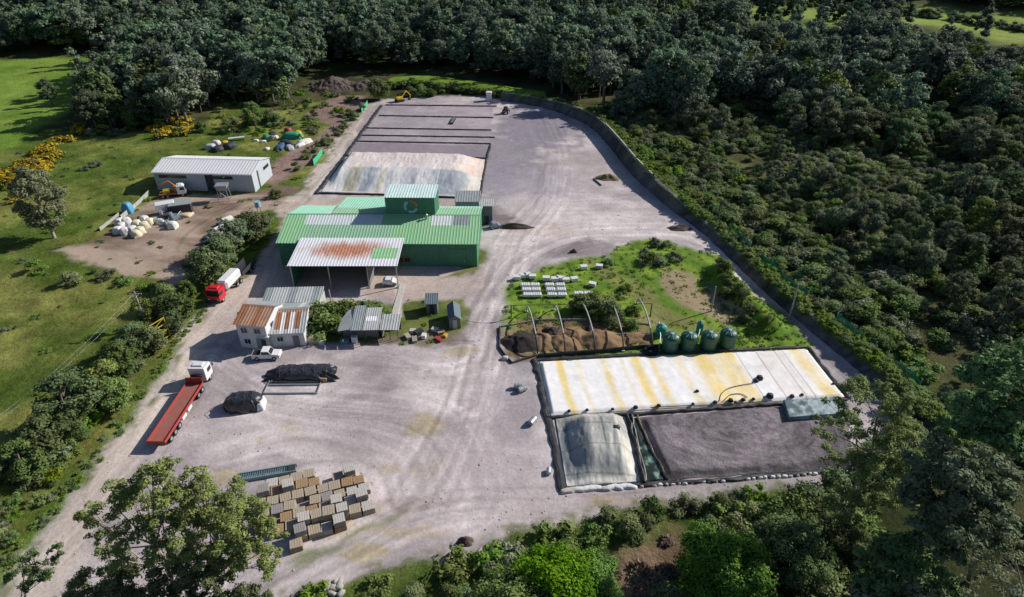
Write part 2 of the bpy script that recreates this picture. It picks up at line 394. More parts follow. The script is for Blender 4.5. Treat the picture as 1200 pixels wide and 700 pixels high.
for k, (pts, w, a) in enumerate(routes):
    wp = [(p.x, p.y) for p in smooth_path([G(*q) for q in pts], 4)]
    d, off, al = pathdist(X, Y, wp)
    off = off+(vn(al, al*0, 14, k)-.5)*2.5
    s = fbm(off, al*.03, .95, 31+k, 3); env = (1-sstep((d-w*.5)/(w*.8)))*np.maximum(m_y, m_lot)*a
    s = np.clip((s-.5)*3.8, -1, 1)
    rut = np.zeros(len(X))
    for j in range(9):
        c0 = (vn(np.array([j*7.3]), np.array([k*3.1]), 1, 5)[0]-.5)*w*2.2; wa = (vn(al, al*0+j*9, 22, 40+k)-.5)*w*.9
        ln_ = np.abs(np.abs(off-c0-wa)-.95); rut += (1 if j % 3 else -1.2)*np.exp(-(ln_/.24)**2)*sstep((vn(al, al*0+j*5, 16, 60+k)-.3)*3)
    near = np.maximum(m_y, m_lot)*(d < w*2.2)
    col = col*(1+(s*.30*env+np.clip(rut, -1.3, 1.3)*.13*near*(.6+.8*n_xs))[:, None])
# beds at the back
def frame(quad): return [Gz(*q) for q in quad]
m, _ = inside([(447, 123), (580, 121), (578, 138), (572, 186), (405, 183), (413, 170)], .4)
mixin(lerp((.29, .255, .285), (.40, .35, .37), n_mid)*(.85+.3*n_sm[:, None]), m*.85)
m, _ = inside([(418, 166), (574, 170), (572, 186), (405, 183)], .4); mixin(lerp((.21, .185, .215), (.28, .24, .27), n_mid), m*.85)
# track beside the beds
m, _ = inside([(372, 226), (436, 124), (448, 124), (388, 226)], .6); mixin((.27, .22, .24), m*.55)
m, _ = inside([(400, 226), (560, 236), (562, 244), (380, 240)], .8); mixin((.42, .33, .28), m*.6)
# green islands
def grassy(px, a=(.055, .11, .012), b=(.14, .19, .028), s=1.2, al=1):
    m, d = inside(px, s); mixin(lerp(a, b, sstep((n_sm-.28)*2.4))*(.8+.4*n_xs[:, None]), m*al); return m
m_g = grassy(garden_px, (.09, .18, .015), (.20, .30, .035)); grassy(hedge_isl_px); m_i = grassy(isl_px, (.07, .11, .02), (.16, .18, .05), .8); grassy(gb_px, (.11, .13, .04), (.17, .18, .06), .8)
m, _ = inside([(690, 300), (720, 315), (800, 370), (850, 395), (845, 402), (780, 378), (730, 340), (690, 310)], 1.2); mixin((.24, .20, .09), m*m_g*(.35+.5*n_mid))
for q in (bare_px, bare2_px):
    m, _ = inside(q, 1); mixin(lerp((.26, .20, .12), (.38, .31, .19), n_sm), m)
m, _ = inside([(745, 372), (765, 366), (800, 392), (780, 392)], .8); mixin((.3, .24, .14), m*.7)
m_c, _ = inside(chip_px, .8); mixin(lerp((.15, .095, .05), (.30, .205, .12), sstep((n_sm-.25)*2)), m_c)
m, _ = inside([(463, 333), (471, 333), (471, 372), (463, 372)], .25, False); mixin((.6, .56, .5), m)
m, _ = inside([(430, 395), (548, 388), (552, 402), (480, 406), (430, 404)], .6); mixin((.2, .16, .13), m*.75)
# grassy fringe of the crates and yard edges
m, _ = inside([(330, 650), (440, 606), (470, 588), (462, 600), (400, 632), (345, 665)], 1); mixin((.13, .16, .05), m*.75)
edge = (1-sstep(np.abs(d_y+.6)/1.8))*np.clip((n_xs-.45)*4, 0, 1)*.8
mixin((.12, .14, .04), edge*(1-m_bt))
col = col*(.93+.14*n_xs[:, None]); col = np.clip(col, .004, .95)
# regions become separate sheets that share one grid, so nothing overlaps
nx, ny = len(AX), len(AY)
Z = hgt(X, Y) + (n_xs-.5)*.05
Z += (1-np.maximum(m_y, m_lot))*(n_sm-.5)*.35*(sstep((d_y-1)/4))
Z += m_g*(1-m_c)*(n_mid-.4)*.6
V = np.stack([X, Y, Z], 1)
ii = np.arange(nx-1)[None, :]+nx*np.arange(ny-1)[:, None]; ii = ii.ravel()
F = np.stack([ii, ii+1, ii+nx+1, ii+nx], 1)
fc = lambda a: (a[F].mean(1))
fd_r = fc(d_r); fd_y = fc(d_y); fd_l = fc(d_lot); fm_me = fc(m_me)
reg = np.zeros(len(F), int)                   # 0 ground
reg[fm_me > .5] = 4
reg[fd_l < 0] = 3
reg[fd_y < 0] = 1; reg[(fd_r < 0)] = 2
gm_hard = attr_mat('gravel_surface', .9, 1.8, .22, .7, .15, bd=.1)
gm_soft = attr_mat('grass_and_soil', .95, 1.4, .42, .9, .05, bd=.35, small=.5)
for k, nm, mt in ((0, 'ground', gm_soft), (1, 'gravel_yard', gm_hard), (2, 'road', gm_hard), (3, 'dirt_yard', gm_hard), (4, 'meadow', gm_soft)):
    f = F[reg == k]; u, inv = np.unique(f, return_inverse=True)
    me = mesh_np(nm, V[u], inv.reshape(f.shape), [mt], smooth=True, attrs={'Col': ('FLOAT_COLOR', col[u])})
    o = link(nm, me); o['kind'] = 'structure'

# ------------------------------------------------------------------ camera, sky, sun
cam = bpy.data.cameras.new('camera'); co = bpy.data.objects.new('camera', cam); C.objects.link(co)
cam.sensor_width = 36; cam.lens = FPX/1200*36; cam.clip_end = 9000; cam.clip_start = .5
co.location = (0, 0, CAM_H); co.rotation_euler = (math.pi/2-PITCH, 0, 0); bpy.context.scene.camera = co
SUN_EL = R(32); SUN_AZ = math.atan2(.91, .41)
sd = Vector((math.sin(SUN_AZ)*math.cos(SUN_EL), math.cos(SUN_AZ)*math.cos(SUN_EL), math.sin(SUN_EL)))
L = bpy.data.lights.new('sun', 'SUN'); L.energy = 5.2; L.angle = R(.5); L.color = (1, .94, .87)
lo = bpy.data.objects.new('sun', L); C.objects.link(lo); lo.rotation_euler = (-sd).to_track_quat('-Z', 'Y').to_euler(); lo.location = (80, 40, 120)
w = bpy.data.worlds.new('World'); bpy.context.scene.world = w; w.use_nodes = True
nt = w.node_tree; nt.nodes.clear(); ow = nt.nodes.new('ShaderNodeOutputWorld'); bg = nt.nodes.new('ShaderNodeBackground')
sk = nt.nodes.new('ShaderNodeTexSky'); sk.sky_type = 'NISHITA'; sk.sun_disc = False; sk.sun_elevation = SUN_EL; sk.sun_rotation = SUN_AZ
sk.air_density = 1.3; sk.dust_density = 1.2
tn = nt.nodes.new('ShaderNodeMix'); tn.data_type = 'RGBA'; tn.blend_type = 'MULTIPLY'; tn.inputs[0].default_value = 1; tn.inputs[7].default_value = (.88, .98, 1.22, 1)
nt.links.new(sk.outputs[0], tn.inputs[6]); nt.links.new(tn.outputs[2], bg.inputs[0]); bg.inputs[1].default_value = .055; nt.links.new(bg.outputs[0], ow.inputs[0])
sc = bpy.context.scene; sc.view_settings.view_transform = 'Standard'; sc.view_settings.look = 'None'; sc.view_settings.exposure = 0
sc.cycles.use_denoising = True; sc.cycles.max_bounces = 5; sc.cycles.diffuse_bounces = 2; sc.cycles.transparent_max_bounces = 8
try: sc.cycles.denoiser = 'OPENIMAGEDENOISE'
except Exception: pass
# ------------------------------------------------------------------ shared surfaces
white_m = paint('white_paint', (.74, .75, .76), .5, 0, .3, .9, (.38, .36, .33)); whitebright = paint('white_sheet_metal', (.80, .81, .82), .45, .1, .18, .5, (.55, .54, .52))
shedwall = paint('grey_blue_cladding', (.50, .56, .60), .6, 0, .25, .5); green_w = paint('green_cladding', (.075, .235, .14), .6, 0, .35, .5, (.03, .13, .07))
green_r = paint('green_roof_paint', (.27, .56, .29), .65, 0, .7, .35, (.40, .56, .34)); green_p = paint('faded_green_roof', (.28, .52, .33), .6, 0, .5, .5, (.42, .50, .40))
mint_r = paint('mint_roof_sheet', (.36, .70, .52), .55, 0, .35, .4, (.25, .5, .36)); trans_r = paint('milky_skylight_sheet', (.66, .72, .72), .5, 0, .4, .5, (.45, .52, .50))
grey_r = paint('grey_roof_sheet', (.30, .34, .35), .65, 0, .5, .6, (.18, .20, .20)); pale_r = paint('pale_grey_roof_sheet', (.46, .49, .48), .65, 0, .5, .6, (.28, .30, .28))
rust = paint('rusted_sheet', (.36, .16, .08), .85, 0, .6, .8, (.20, .09, .05)); rust2 = paint('light_rust_sheet', (.44, .27, .18), .85, 0, .6, .8, (.30, .15, .08))
dark = paint('dark_metal', (.045, .048, .055), .6, 0, .3, 2); rubber = paint('tyre_rubber', (.02, .02, .022), .9, 0, .2, 3)
glass = paint('dark_glass', (.02, .028, .035), .12, 0, .1, 1, spec=.6); concrete = paint('weathered_concrete', (.42, .40, .37), .9, 0, .5, 1.2, (.24, .22, .20))
conc_l = paint('pale_concrete', (.55, .52, .47), .9, 0, .4, 1.5); steel = paint('galvanised_steel', (.45, .48, .50), .45, .5, .35, 2)
redp = paint('worn_red_paint', (.40, .05, .045), .6, 0, .6, 1.3, (.30, .10, .07)); redc = paint('glossy_red_paint', (.62, .02, .035), .3, 0, .15, 1, spec=.5)
deckred = paint('worn_trailer_floor', (.34, .105, .085), .85, 0, .7, 1.0, (.25, .17, .13)); yellow = paint('yellow_paint', (.62, .45, .03), .5, 0, .4, 2)
orange = paint('orange_paint', (.68, .24, .02), .5, 0, .4, 2); blue_g = paint('blue_grey_paint', (.20, .32, .36), .5, .2, .4, 2); black_p = paint('black_plastic_sheet', (.022, .024, .028), .35, 0, .45, 1.5, (.10, .11, .12), .6, .55)
tankg = paint('dark_green_polythene', (.012, .085, .06), .4, 0, .45, 1.3, (.06, .16, .11), .1, .45); teal = paint('teal_polythene', (.03, .32, .25), .45, 0, .3, 2, spec=.4)
wood_a = paint('pale_weathered_timber', (.46, .39, .29), .9, 0, .6, 2.5, (.26, .22, .17)); wood_b = paint('grey_weathered_timber', (.34, .32, .30), .9, 0, .6, 2.5, (.20, .18, .17)); wood_c = paint('warm_brown_timber', (.40, .27, .15), .9, 0, .6, 2.5, (.24, .15, .09))
hut_r = paint('slate_blue_roof', (.13, .18, .21), .7, 0, .4, 1); hut_w = paint('grey_timber_wall', (.20, .20, .21), .85, 0, .4, 1.5)
black_l = paint('black_geomembrane', (.03, .032, .036), .55, 0, .5, 1, (.12, .12, .12), .4, .4)

def bframe(name, pl, pr, label, cat, group=None):
    a = G(*pl); b = G(*pr); d = b-a
    return empty(name, (a.x, a.y, min(a.z, b.z)), math.atan2(d.y, d.x), label, cat, group), math.hypot(d.x, d.y)
def roof_mb(mb, x0, x1, p0, p1, pitch=.5, amp=.05, nv=1, mf=None):
    """ribbed sheet; ribs run from p0=(y,z) to p1=(y,z)"""
    n = max(2, int(round((x1-x0)/pitch))); xs = []; zs = []
    for i in range(n):
        for f, z in ((0, 0), (.55, 0), (.68, 1), (.87, 1)): xs.append(x0+(x1-x0)*(i+f)/n); zs.append(z*amp)
    xs.append(x1); zs.append(0); K = len(xs)
    vs = []
    for j in range(nv+1):
        t = j/nv
        for x, z in zip(xs, zs): vs.append((x, p0[0]+(p1[0]-p0[0])*t, p0[1]+(p1[1]-p0[1])*t+z))
    base = len(mb.v); mb.v += vs
    for j in range(nv):
        for i in range(K-1):
            mb.f.append((base+j*K+i, base+j*K+i+1, base+(j+1)*K+i+1, base+(j+1)*K+i))
            mb.m.append(mf((xs[i]+xs[i+1])/2, (j+.5)/nv) if mf else 0); mb.s.append(False)
def rib_wall(mb, a, b, z0, z1, pitch=.5, amp=.04, m=0):
    a = Vector(a); b = Vector(b); d = (b-a); Ln = d.length; d.normalize(); nrm = Vector((d.y, -d.x)); n = max(2, int(round(Ln/pitch)))
    pts = []
    for i in range(n):
        for f, o in ((0, 0), (.5, 0), (.62, 1), (.88, 1)): p = a+d*(Ln*(i+f)/n)+nrm*(o*amp); pts.append(p)
    pts.append(b); K = len(pts)
    z1f = z1 if callable(z1) else (lambda t: z1)
    vs = [(p.x, p.y, z0) for p in pts]+[(p.x, p.y, z1f(i/(K-1))) for i, p in enumerate(pts)]
    mb.add(vs, [(i, i+1, K+i+1, K+i) for i in range(K-1)], m)
def gable(e, W, D, He, Hr, wm, rms, rf=.5, ov=.35, mf=None, mfb=None, nv=6, pitch=.5, He2=None):
    He2 = He if He2 is None else He2; yr = D*rf
    w = MB(); rib_wall(w, (0, 0), (W, 0), 0, He, pitch); rib_wall(w, (W, D), (0, D), 0, He2, pitch)
    for x, s in ((0, -1), (W, 1)):
        vs = [(x, 0, 0), (x, D, 0), (x, D, He2), (x, yr, Hr), (x, 0, He)]
        w.add(vs, [(0, 1, 2, 3, 4) if s > 0 else (4, 3, 2, 1, 0)], 0)
    w.build('wall', wm, e)
    r = MB(); sl = (Hr-He)/yr; sb = (Hr-He2)/(D-yr)
    roof_mb(r, -ov, W+ov, (-ov, He-ov*sl+.05), (yr, Hr+.05), pitch, .05, nv, mf)
    roof_mb(r, -ov, W+ov, (D+ov, He2-ov*sb+.05), (yr, Hr+.05), pitch, .05, nv, mfb or mf)
    ro = r.build('roof', rms, e)
    rc = MB(); rc.prism([(-.3, -.3*0), (0, .12), (.3, 0), (0, .06)], -ov, W+ov)
    # ridge cap runs along x
    k = MB(); k.add([(-ov, yr-.3, Hr+.05-.3*sl+.04), (W+ov, yr-.3, Hr+.05-.3*sl+.04), (W+ov, yr, Hr+.16), (-ov, yr, Hr+.16), (-ov, yr+.3, Hr+.05-.3*sb+.04), (W+ov, yr+.3, Hr+.05-.3*sb+.04)], [(0, 1, 2, 3), (3, 2, 5, 4)])
    k.build('ridge_cap', rms[0], ro); return ro
def win(e, x, z, w, h, y=-.03, mat=glass, fm=white_m, side=None):
    f = MB(); t = .07
    for c, d in (((x, y, z+h/2), (w+t, .09, t)), ((x, y, z-h/2), (w+t, .09, t)), ((x-w/2, y, z), (t, .09, h-t)), ((x+w/2, y, z), (t, .09, h-t)), ((x, y, z), (t*.7, .08, h-t))): f.box(c, d)
    o = f.build('window', fm, e); g = MB().box((x, y+.01, z), (w-t, .03, h-t)); g.build('pane', mat, o); return o

# ------------------------------------------------------------------ green processing hall
e, W = bframe('processing_hall', (331, 311), (559.5, 312.5), 'long green corrugated hall with a rooftop box bearing a recycling ring', 'building')
D, He, Hr = 17.5, 5.3, 7.4
def mf_front(x, v):
    u = x/W
    if u < .56:
        if v > .62 and .10 < u < .5: return 2
        if u > .12 and v < .62: return 1 if v > .12 else 0
        return 0
    if .755 < u < .865 and .66 < v < .95: return 2
    if .87 < u < .955 and .66 < v < .95: return 4
    return 3 if v > .9 and False else 0
def mf_back(x, v):
    u = x/W
    if u < .27: return 3 if u < .2 else 2
    if u < .62: return 3
    return 1 if v > .25 else 3
gable(e, W, D, He, Hr, green_w, [green_r, green_p, trans_r, mint_r, grey_r], .5, .3, mf_front, mf_back, 8, .62)
w = MB(); rib_wall(w, (9, D+4.2), (W*.52, D+4.2)[::1], 0, 5.4, .6); w.box(((9+W*.52)/2, D+2.1, 2.65), (W*.52-9, 4.1, 5.3)); w.build('rear_annexe', green_w, e)
r = MB(); roof_mb(r, 8.8, W*.525, (D+4.5, 5.5), (D*.5+.2, Hr+.12), .62, .05, 3, lambda x, v: 0 if v < .8 else 1); r.build('annexe_roof', [mint_r, green_p], e)
t = MB(); x0, x1, y0, y1, z0, z1 = W*.515, W*.772, D*.5, D*.5+6.2, 6.2, 11.3
rib_wall(t, (x0, y0), (x1, y0), z0, z1, .5); rib_wall(t, (x1, y0), (x1, y1), z0, z1, .5); rib_wall(t, (x1, y1), (x0, y1), z0, z1, .5); rib_wall(t, (x0, y1), (x0, y0), z0, z1, .5)
tw = t.build('rooftop_box', green_w, e)
r = MB(); roof_mb(r, x0-.2, x1+.2, (y0-.25, z1+.05), (y1+.2, z1+.25), .6, .05, 1); r.build('roof', paint('pale_mint_roof', (.62, .80, .76), .5, 0, .3, .5), tw)
def ring_sign(parent, cx, y, cz, r):
    cols = [paint('sign_pale_blue', (.32, .56, .68), .5, 0, .2, 2), paint('sign_orange_brown', (.45, .20, .12), .5, 0, .2, 2), paint('sign_sea_green', (.16, .50, .46), .5, 0, .2, 2)]
    for k in range(3):
        a0 = R(100+120*k); mb = MB(); n = 12; vs = []
        for i in range(n+1):
            a = a0-R(74)*i/n
            for rr in (r*.66, r*1.0): vs.append((cx+rr*math.cos(a), y-.012, cz+rr*math.sin(a)))
        fs = [(2*i, 2*i+1, 2*i+3, 2*i+2) for i in range(n)]
        a = a0-R(74); h = a-R(30); b = len(vs)
        vs += [(cx+r*.52*math.cos(a), y-.012, cz+r*.52*math.sin(a)), (cx+r*1.16*math.cos(a), y-.012, cz+r*1.16*math.sin(a)), (cx+r*.84*math.cos(h), y-.012, cz+r*.84*math.sin(h))]
        fs.append((b, b+1, b+2)); k2 = len(vs)
        back = [(p[0], p[1]+.05, p[2]) for p in vs]
        mb.add(vs, fs); mb.add(back, [tuple(reversed(f)) for f in fs]); mb.build('recycling_arrow', cols[(1, 0, 0)[k] if k else 1], parent)
ring_sign(tw, (x0+x1)/2+.15, y0-.09, 9.3, 1.5)
for x in (W*.61, W*.645): win(e, x, 1.5, 1.2, 1.0, -.09, fm=rust)
for x, w_, h_ in ((W*.9, 3.6, 4.0),):
    mb = MB().box((x, -.07, h_/2), (w_, .1, h_)); d = mb.build('door', green_w, e); MB().box((x+w_*.4, -.15, 1.2), (.1, .08, .4)).build('handle', steel, d)
MB().cyl((W*.73, D*.42, 6.9), (W*.73, D*.42, 8.0), .22, n=10).lathe((W*.73, D*.42, 8.0), [(.36, 0), (.36, .08), (0, .3)], 12).build('roof_vent', steel, e)
g = MB(); g.box((W*.5, -.36, He-.1), (W+.5, .16, .14)); g.build('gutter', green_w, e)
# rust stained canopy
rc, nt, b, o = new_mat('rust_stained_white_sheet')
tc = nt.nodes.new('ShaderNodeTexCoord'); mp = nt.nodes.new('ShaderNodeMapping'); nt.links.new(tc.outputs['Object'], mp.inputs[0])
mp.inputs['Location'].default_value = (-.9, -1.25, 0); mp.inputs['Scale'].default_value = (.085, .24, 0)
ln = nt.nodes.new('ShaderNodeVectorMath'); ln.operation = 'LENGTH'; nt.links.new(mp.outputs[0], ln.inputs[0])
nz = noise(nt, .8, 6, stretch=(1.2, .35, 1)); ad = nt.nodes.new('ShaderNodeMath'); ad.operation = 'MULTIPLY_ADD'; nt.links.new(nz, ad.inputs[0]); ad.inputs[1].default_value = -.9; nt.links.new(ln.outputs['Value'], ad.inputs[2])
m_ = ramp(nt, ad.outputs[0], -.1, .45, .9, 0); c = mixc(nt, m_, (.70, .72, .76), mixc(nt, ramp(nt, noise(nt, 2.5, 4), .4, .6), (.56, .21, .08), (.34, .11, .045)))
nt.links.new(c, b.inputs['Base Color']); b.inputs['Roughness'].default_value = .65
e, Wc = bframe('loading_canopy', (344, 337.5), (467.5, 337.5), 'open loading canopy with a rust stained pale metal roof on posts', 'canopy')
Dc = 9.6; r = MB(); roof_mb(r, -.3, Wc+.2, (-.3, 5.0), (Dc, 5.9), .6, .05, 8, lambda x, v: 1 if (x > Wc*.74 and x < Wc*.985 and .3 < v < .66) else 0)
r.build('roof', [rc, green_r], e)
p = MB(); p.box((Wc/2, .05, 4.82), (Wc, .14, .26)).box((Wc/2, Dc-.2, 5.65), (Wc, .14, .26))
for k in range(6):
    x = Wc*k/5*.98+.1; p.add([(x-.06, 0, 4.85), (x+.06, 0, 4.85), (x+.06, Dc, 5.75), (x-.06, Dc, 5.75), (x-.06, 0, 4.6), (x+.06, 0, 4.6), (x+.06, Dc, 5.5), (x-.06, Dc, 5.5)], [(0, 1, 2, 3), (7, 6, 5, 4), (0, 4, 5, 1), (0, 3, 7, 4), (1, 5, 6, 2)])
p.build('roof_beam', dark, e)
for x in (.2, Wc*.36, Wc*.72, Wc-.15): MB().box((x, .05, 2.35), (.2, .2, 4.7)).box((x, .05, .12), (.5, .5, .24)).build('post', steel, e)
for x in (.2, Wc*.72): MB().tube([(x, .05, .3), (x-2.6, -.4, 0.05)], .03).build('brace', steel, e)
w = MB(); w.box((.1, Dc/2, 2.4), (.08, Dc-.4, 4.8)); rib_wall(w, (.3, Dc-.4), (Wc*.72, Dc-.4), 0, 5.3, .5); w.build('side_wall', green_w, e)
MB().box((Wc*.72, Dc/2+.3, 2.5), (.1, Dc-.9, 4.9)).build('sun_block_panel', hut_w, e)  # added panel that keeps the sun out, so the space under the canopy darkens
# sheds behind the hall
e, W = bframe('storage_shed', (534, 251), (562, 251), 'low grey flat roofed shed tucked behind the right end of the green hall', 'shed')
mb = MB(); mb.box((W/2, 2.5, 1.6), (W, 5, 3.2)); mb.build('wall', shedwall, e); r = MB(); roof_mb(r, -.2, W+.2, (-.3, 3.25), (5.3, 3.7), .6); r.build('roof', grey_r, e)
e, W = bframe('silo_shed', (563.5, 263), (577.5, 263), 'narrow tall dark box shed with pale lid roof right of the green hall', 'shed')
mb = MB(); mb.box((W/2, 1.4, 2.3), (W, 2.8, 4.6), bev=.05); mb.build('wall', hut_w, e); r = MB(); roof_mb(r, -.2, W+.2, (-.3, 4.65), (3.1, 4.95), .5); r.build('roof', pale_r, e); MB().box((W*.5, -.04, 1.1), (1, .08, 2.1)).build('door', dark, e)

# ------------------------------------------------------------------ white shed
e, W = bframe('warehouse', (185.5, 222.5), (299.5, 225.5), 'long white metal warehouse with low gable roof on the dirt lot', 'building')
gable(e, W, 11.5, 4.9, 6.3, shedwall, [whitebright], .52, .3, pitch=.8)
for x0_, x1_ in ((.05, .33), (.6, .8)):
    x = W*(x0_+x1_)/2; w_ = W*(x1_-x0_); f = MB().box((x, -.07, 3.7), (w_, .1, .75)); f.build('window', glass, e)
d = MB().box((W*.56, -.09, 2.2), (2.0, .12, 4.4)).build('door', dark, e); MB().box((W*.56+.6, -.2, 1.3), (.08, .1, .5)).build('handle', steel, d)
MB().box((W+.06, 3.2, 2.3), (.1, .5, 4.6)).build('side_door', dark, e); MB().box((W+.06, 8.5, 3.6), (.08, 3.2, .8)).build('side_window', glass, e)
MB().box((W/2, -.45, 4.72), (W+.6, .18, .2)).build('gutter', white_m, e)
lp = MB(); lp.box((W*.72, -.35, 4.0), (.3, .5, .2)); lp.build('floodlight', white_m, e)

# ------------------------------------------------------------------ office and its neighbours
e, W = bframe('office_building', (283.5, 407), (317, 409.5), 'two storey white office with rusty front roof slope and grey rear slope', 'building')
gable(e, W, 6.8, 4.9, 6.0, white_m, [rust2, rust, grey_r], .58, .35, lambda x, v: 0 if (int(x*1.1) % 3) else 1, lambda x, v: 2, 3, .5)
for x, z in ((W*.25, 3.6), (W*.7, 3.6), (W*.28, 1.4)): win(e, x, z, 1.1, 1.0, -.08)
w2 = MB().box((W+.03, 2.2, 3.5), (.06, 1.0, 1.0)); w2.build('gable_window', glass, e)
d = MB().box((W*.68, -.06, 1.05), (.95, .08, 2.1)).build('door', blue_g, e); MB().box((W*.68+.35, -.13, 1.0), (.06, .06, .2)).build('handle', steel, d)
e, W = bframe('storehouse', (318.5, 407), (359, 405), 'low storehouse with alternating rust and white stripes on its roof beside the office', 'building')
gable(e, W, 9.0, 2.9, 4.6, white_m, [pale_r, rust, white_m, rust2, grey_r], .52, .3,
      lambda x, v: (3 if v > .84 else (1 if (int(x/ (W/7)) in (1, 3, 5)) and .1 < v else (2 if (int(x/(W/7)) in (2, 4)) else 0))), lambda x, v: (4 if int(x) % 4 else 0), 6, .45)
win(e, W*.3, 1.6, 1.0, .9, -.08); MB().box((W+.04, 4, 1.3), (.08, 2.0, 2.6)).build('side_door', glass, e); MB().box((W*.75, -.08, 1.05), (1, .1, 2.1)).build('door', hut_w, e)
e, W = bframe('porch', (304.5, 409), (317.5, 410), 'small grey white topped entrance box in front of the office', 'porch')
MB().box((W/2, .7, 1.25), (W, 1.3, 2.5)).build('wall', pale_r, e); MB().box((W/2, .7, 2.58), (W+.3, 1.7, .14), bev=.03).build('roof', white_m, e); MB().box((W*.5, .02, 1.0), (.8, .06, 2.0)).build('door', dark, e)
e, W = bframe('open_shed', (310, 372), (378, 370.5), 'long low lean-to shed with patched grey roof behind the office', 'shed')
r = MB(); roof_mb(r, 0, W, (0, 3.0), (4.2, 3.7), .5, .05, 2, lambda x, v: 1 if int(x*.7) % 3 else 0); r.build('roof', [grey_r, pale_r], e)
MB().box((W/2, 4.0, 1.75), (W-.2, .12, 3.4)).box((.1, 2.1, 1.5), (.1, 3.7, 3.0)).box((W-.1, 2.1, 1.5), (.1, 3.7, 3.0)).build('wall', pale_r, e)
for k in range(5): MB().box((.3+(W-.6)*k/4, .3, 1.5), (.14, .14, 3.0)).build('post', steel, e)
# workshop cluster
e, W = bframe('workshop', (399, 402.5), (445, 401.5), 'grey workshop with faceted roof sheets and one bright skylight', 'workshop')
MB().box((W/2, 3.4, 1.2), (W-.6, 4.2, 2.4)).build('wall', hut_w, e)
r = MB()
r.add([(-.4, .9, 2.3), (-.1, .1, 2.4), (1.9, -.1, 2.9), (2.5, 5.9, 3.6), (.9, 5.4, 3.2), (-.2, 3.2, 2.6)], [(0, 1, 2, 3, 4, 5)])
roof_mb(r, 2.0, 3.9, (-.2, 2.75), (5.9, 3.75), .4, .04, 1, lambda x, v: 1); roof_mb(r, 4.05, W+.1, (-.2, 2.75), (5.4, 3.6), .4, .04, 5, lambda x, v: 2 if (W*.66 < x < W*.93 and .4 < v < .62) else 0)
r.build('roof', [pale_r, grey_r, whitebright], e)
for k in range(4): MB().box((.4+(W-.8)*k/3, .1, 1.2), (.12, .12, 2.4)).build('post', dark, e)
MB().box((2.4, .3, .6), (1.0, .8, 1.2), bev=.08).build('cabinet', white_m, e)
e, W = bframe('lean_to', (447, 399), (468, 399), 'small pale blue grey roofed lean-to right of the workshop', 'shed')
r = MB(); roof_mb(r, -.1, W+.1, (-.1, 2.2), (3.6, 3.0), .45); r.build('roof', pale_r, e); MB().box((W/2, 3.4, 1.4), (W-.3, .1, 2.8)).box((.1, 2, 1.2), (.1, 2.8, 2.3)).build('wall', hut_w, e)
for k in range(3): MB().box((.2+(W-.4)*k/2, .1, 1.1), (.1, .1, 2.2)).build('post', dark, e)
e, W = bframe('garden_hut', (500, 368.5), (513, 368), 'dark blue grey square hut with flat roof on the green island', 'hut')
MB().box((W/2, 1.3, 1.15), (W, 2.6, 2.3)).build('wall', hut_w, e); r = MB(); roof_mb(r, -.2, W+.2, (-.3, 2.35), (2.9, 2.7), .4); r.build('roof', hut_r, e); MB().box((W*.5, -.04, 1.0), (.8, .07, 1.9)).build('door', dark, e)
e, W = bframe('gabled_hut', (527, 386), (540, 385), 'small gabled hut with slate blue roof nearest the gravel corner', 'hut')
w = MB(); w.add([(0, 0, 0), (W, 0, 0), (W, 0, 2.1), (W/2, 0, 2.9), (0, 0, 2.1), (0, 4.4, 0), (W, 4.4, 0), (W, 4.4, 2.1), (W/2, 4.4, 2.9), (0, 4.4, 2.1)], [(0, 1, 2, 3, 4), (9, 8, 7, 6, 5), (1, 6, 7, 2), (5, 0, 4, 9)]); w.build('wall', hut_w, e)
r = MB(); r.add([(-.2, -.2, 2.0), (W/2, -.2, 3.0), (W/2, 4.6, 3.0), (-.2, 4.6, 2.0), (W+.2, -.2, 2.0), (W+.2, 4.6, 2.0)], [(0, 1, 2, 3), (1, 4, 5, 2)]); r.build('roof', hut_r, e); MB().box((W/2, -.04, .95), (.8, .06, 1.9)).build('door', conc_l, e)
mb = MB(); a, b_ = G(467, 333), G(467, 371)
tag(MB().box(((a.x+b_.x)/2, (a.y+b_.y)/2, .06), (1.1, (a-b_).length, .1)).build('footpath', conc_l), kind='structure')

# ------------------------------------------------------------------ vehicles (local x = forward)
def wheel(parent, x, y, r=.5, w=.3):
    o = MB().cyl((x, y-w/2, r), (x, y+w/2, r), r, n=18).build('tyre', rubber, None)
    wh = empty('wheel', (0, 0, 0)); wh.parent = parent; o.parent = wh
    MB().cyl((x, y-w/2-.02, r), (x, y+w/2+.02, r), r*.55, n=12).build('rim', steel, wh)
def cab(root, x, mat, h=2.9, w=2.45, L=2.2):
    """cab with sloped windscreen, x = rear of cab"""
    z0 = .75; m = MB(); m.prism([(x, z0), (x+L, z0), (x+L, z0+.95), (x+L-.22, h-.12), (x+L-.45, h), (x, h)], -w/2, w/2)
    m.box((x+L/2-.1, 0, h+.1), (L*.55, w*.7, .24), top=(.75, .85)); c = m.build('cab', mat, root)
    MB().add([(x+L+.02, -w*.44, z0+1.0), (x+L+.02, w*.44, z0+1.0), (x+L-.2, w*.42, h-.2), (x+L-.2, -w*.42, h-.2)], [(0, 1, 2, 3)]).build('windscreen', glass, c)
    for s in (-1, 1):
        MB().box((x+L*.62, s*(w/2+.01), z0+1.35), (L*.5, .03, .7)).build('side_window', glass, c)
        MB().box((x+L+.12, s*(w/2+.18), z0+1.5), (.12, .2, .5)).build('mirror', dark, c)
        MB().box((x+L+.02, s*w*.36, z0+.3), (.05, .36, .2)).build('headlight', whitebright, c)
    MB().box((x+L+.03, 0, z0+.02), (.2, w, .38)).build('bumper', dark, c)
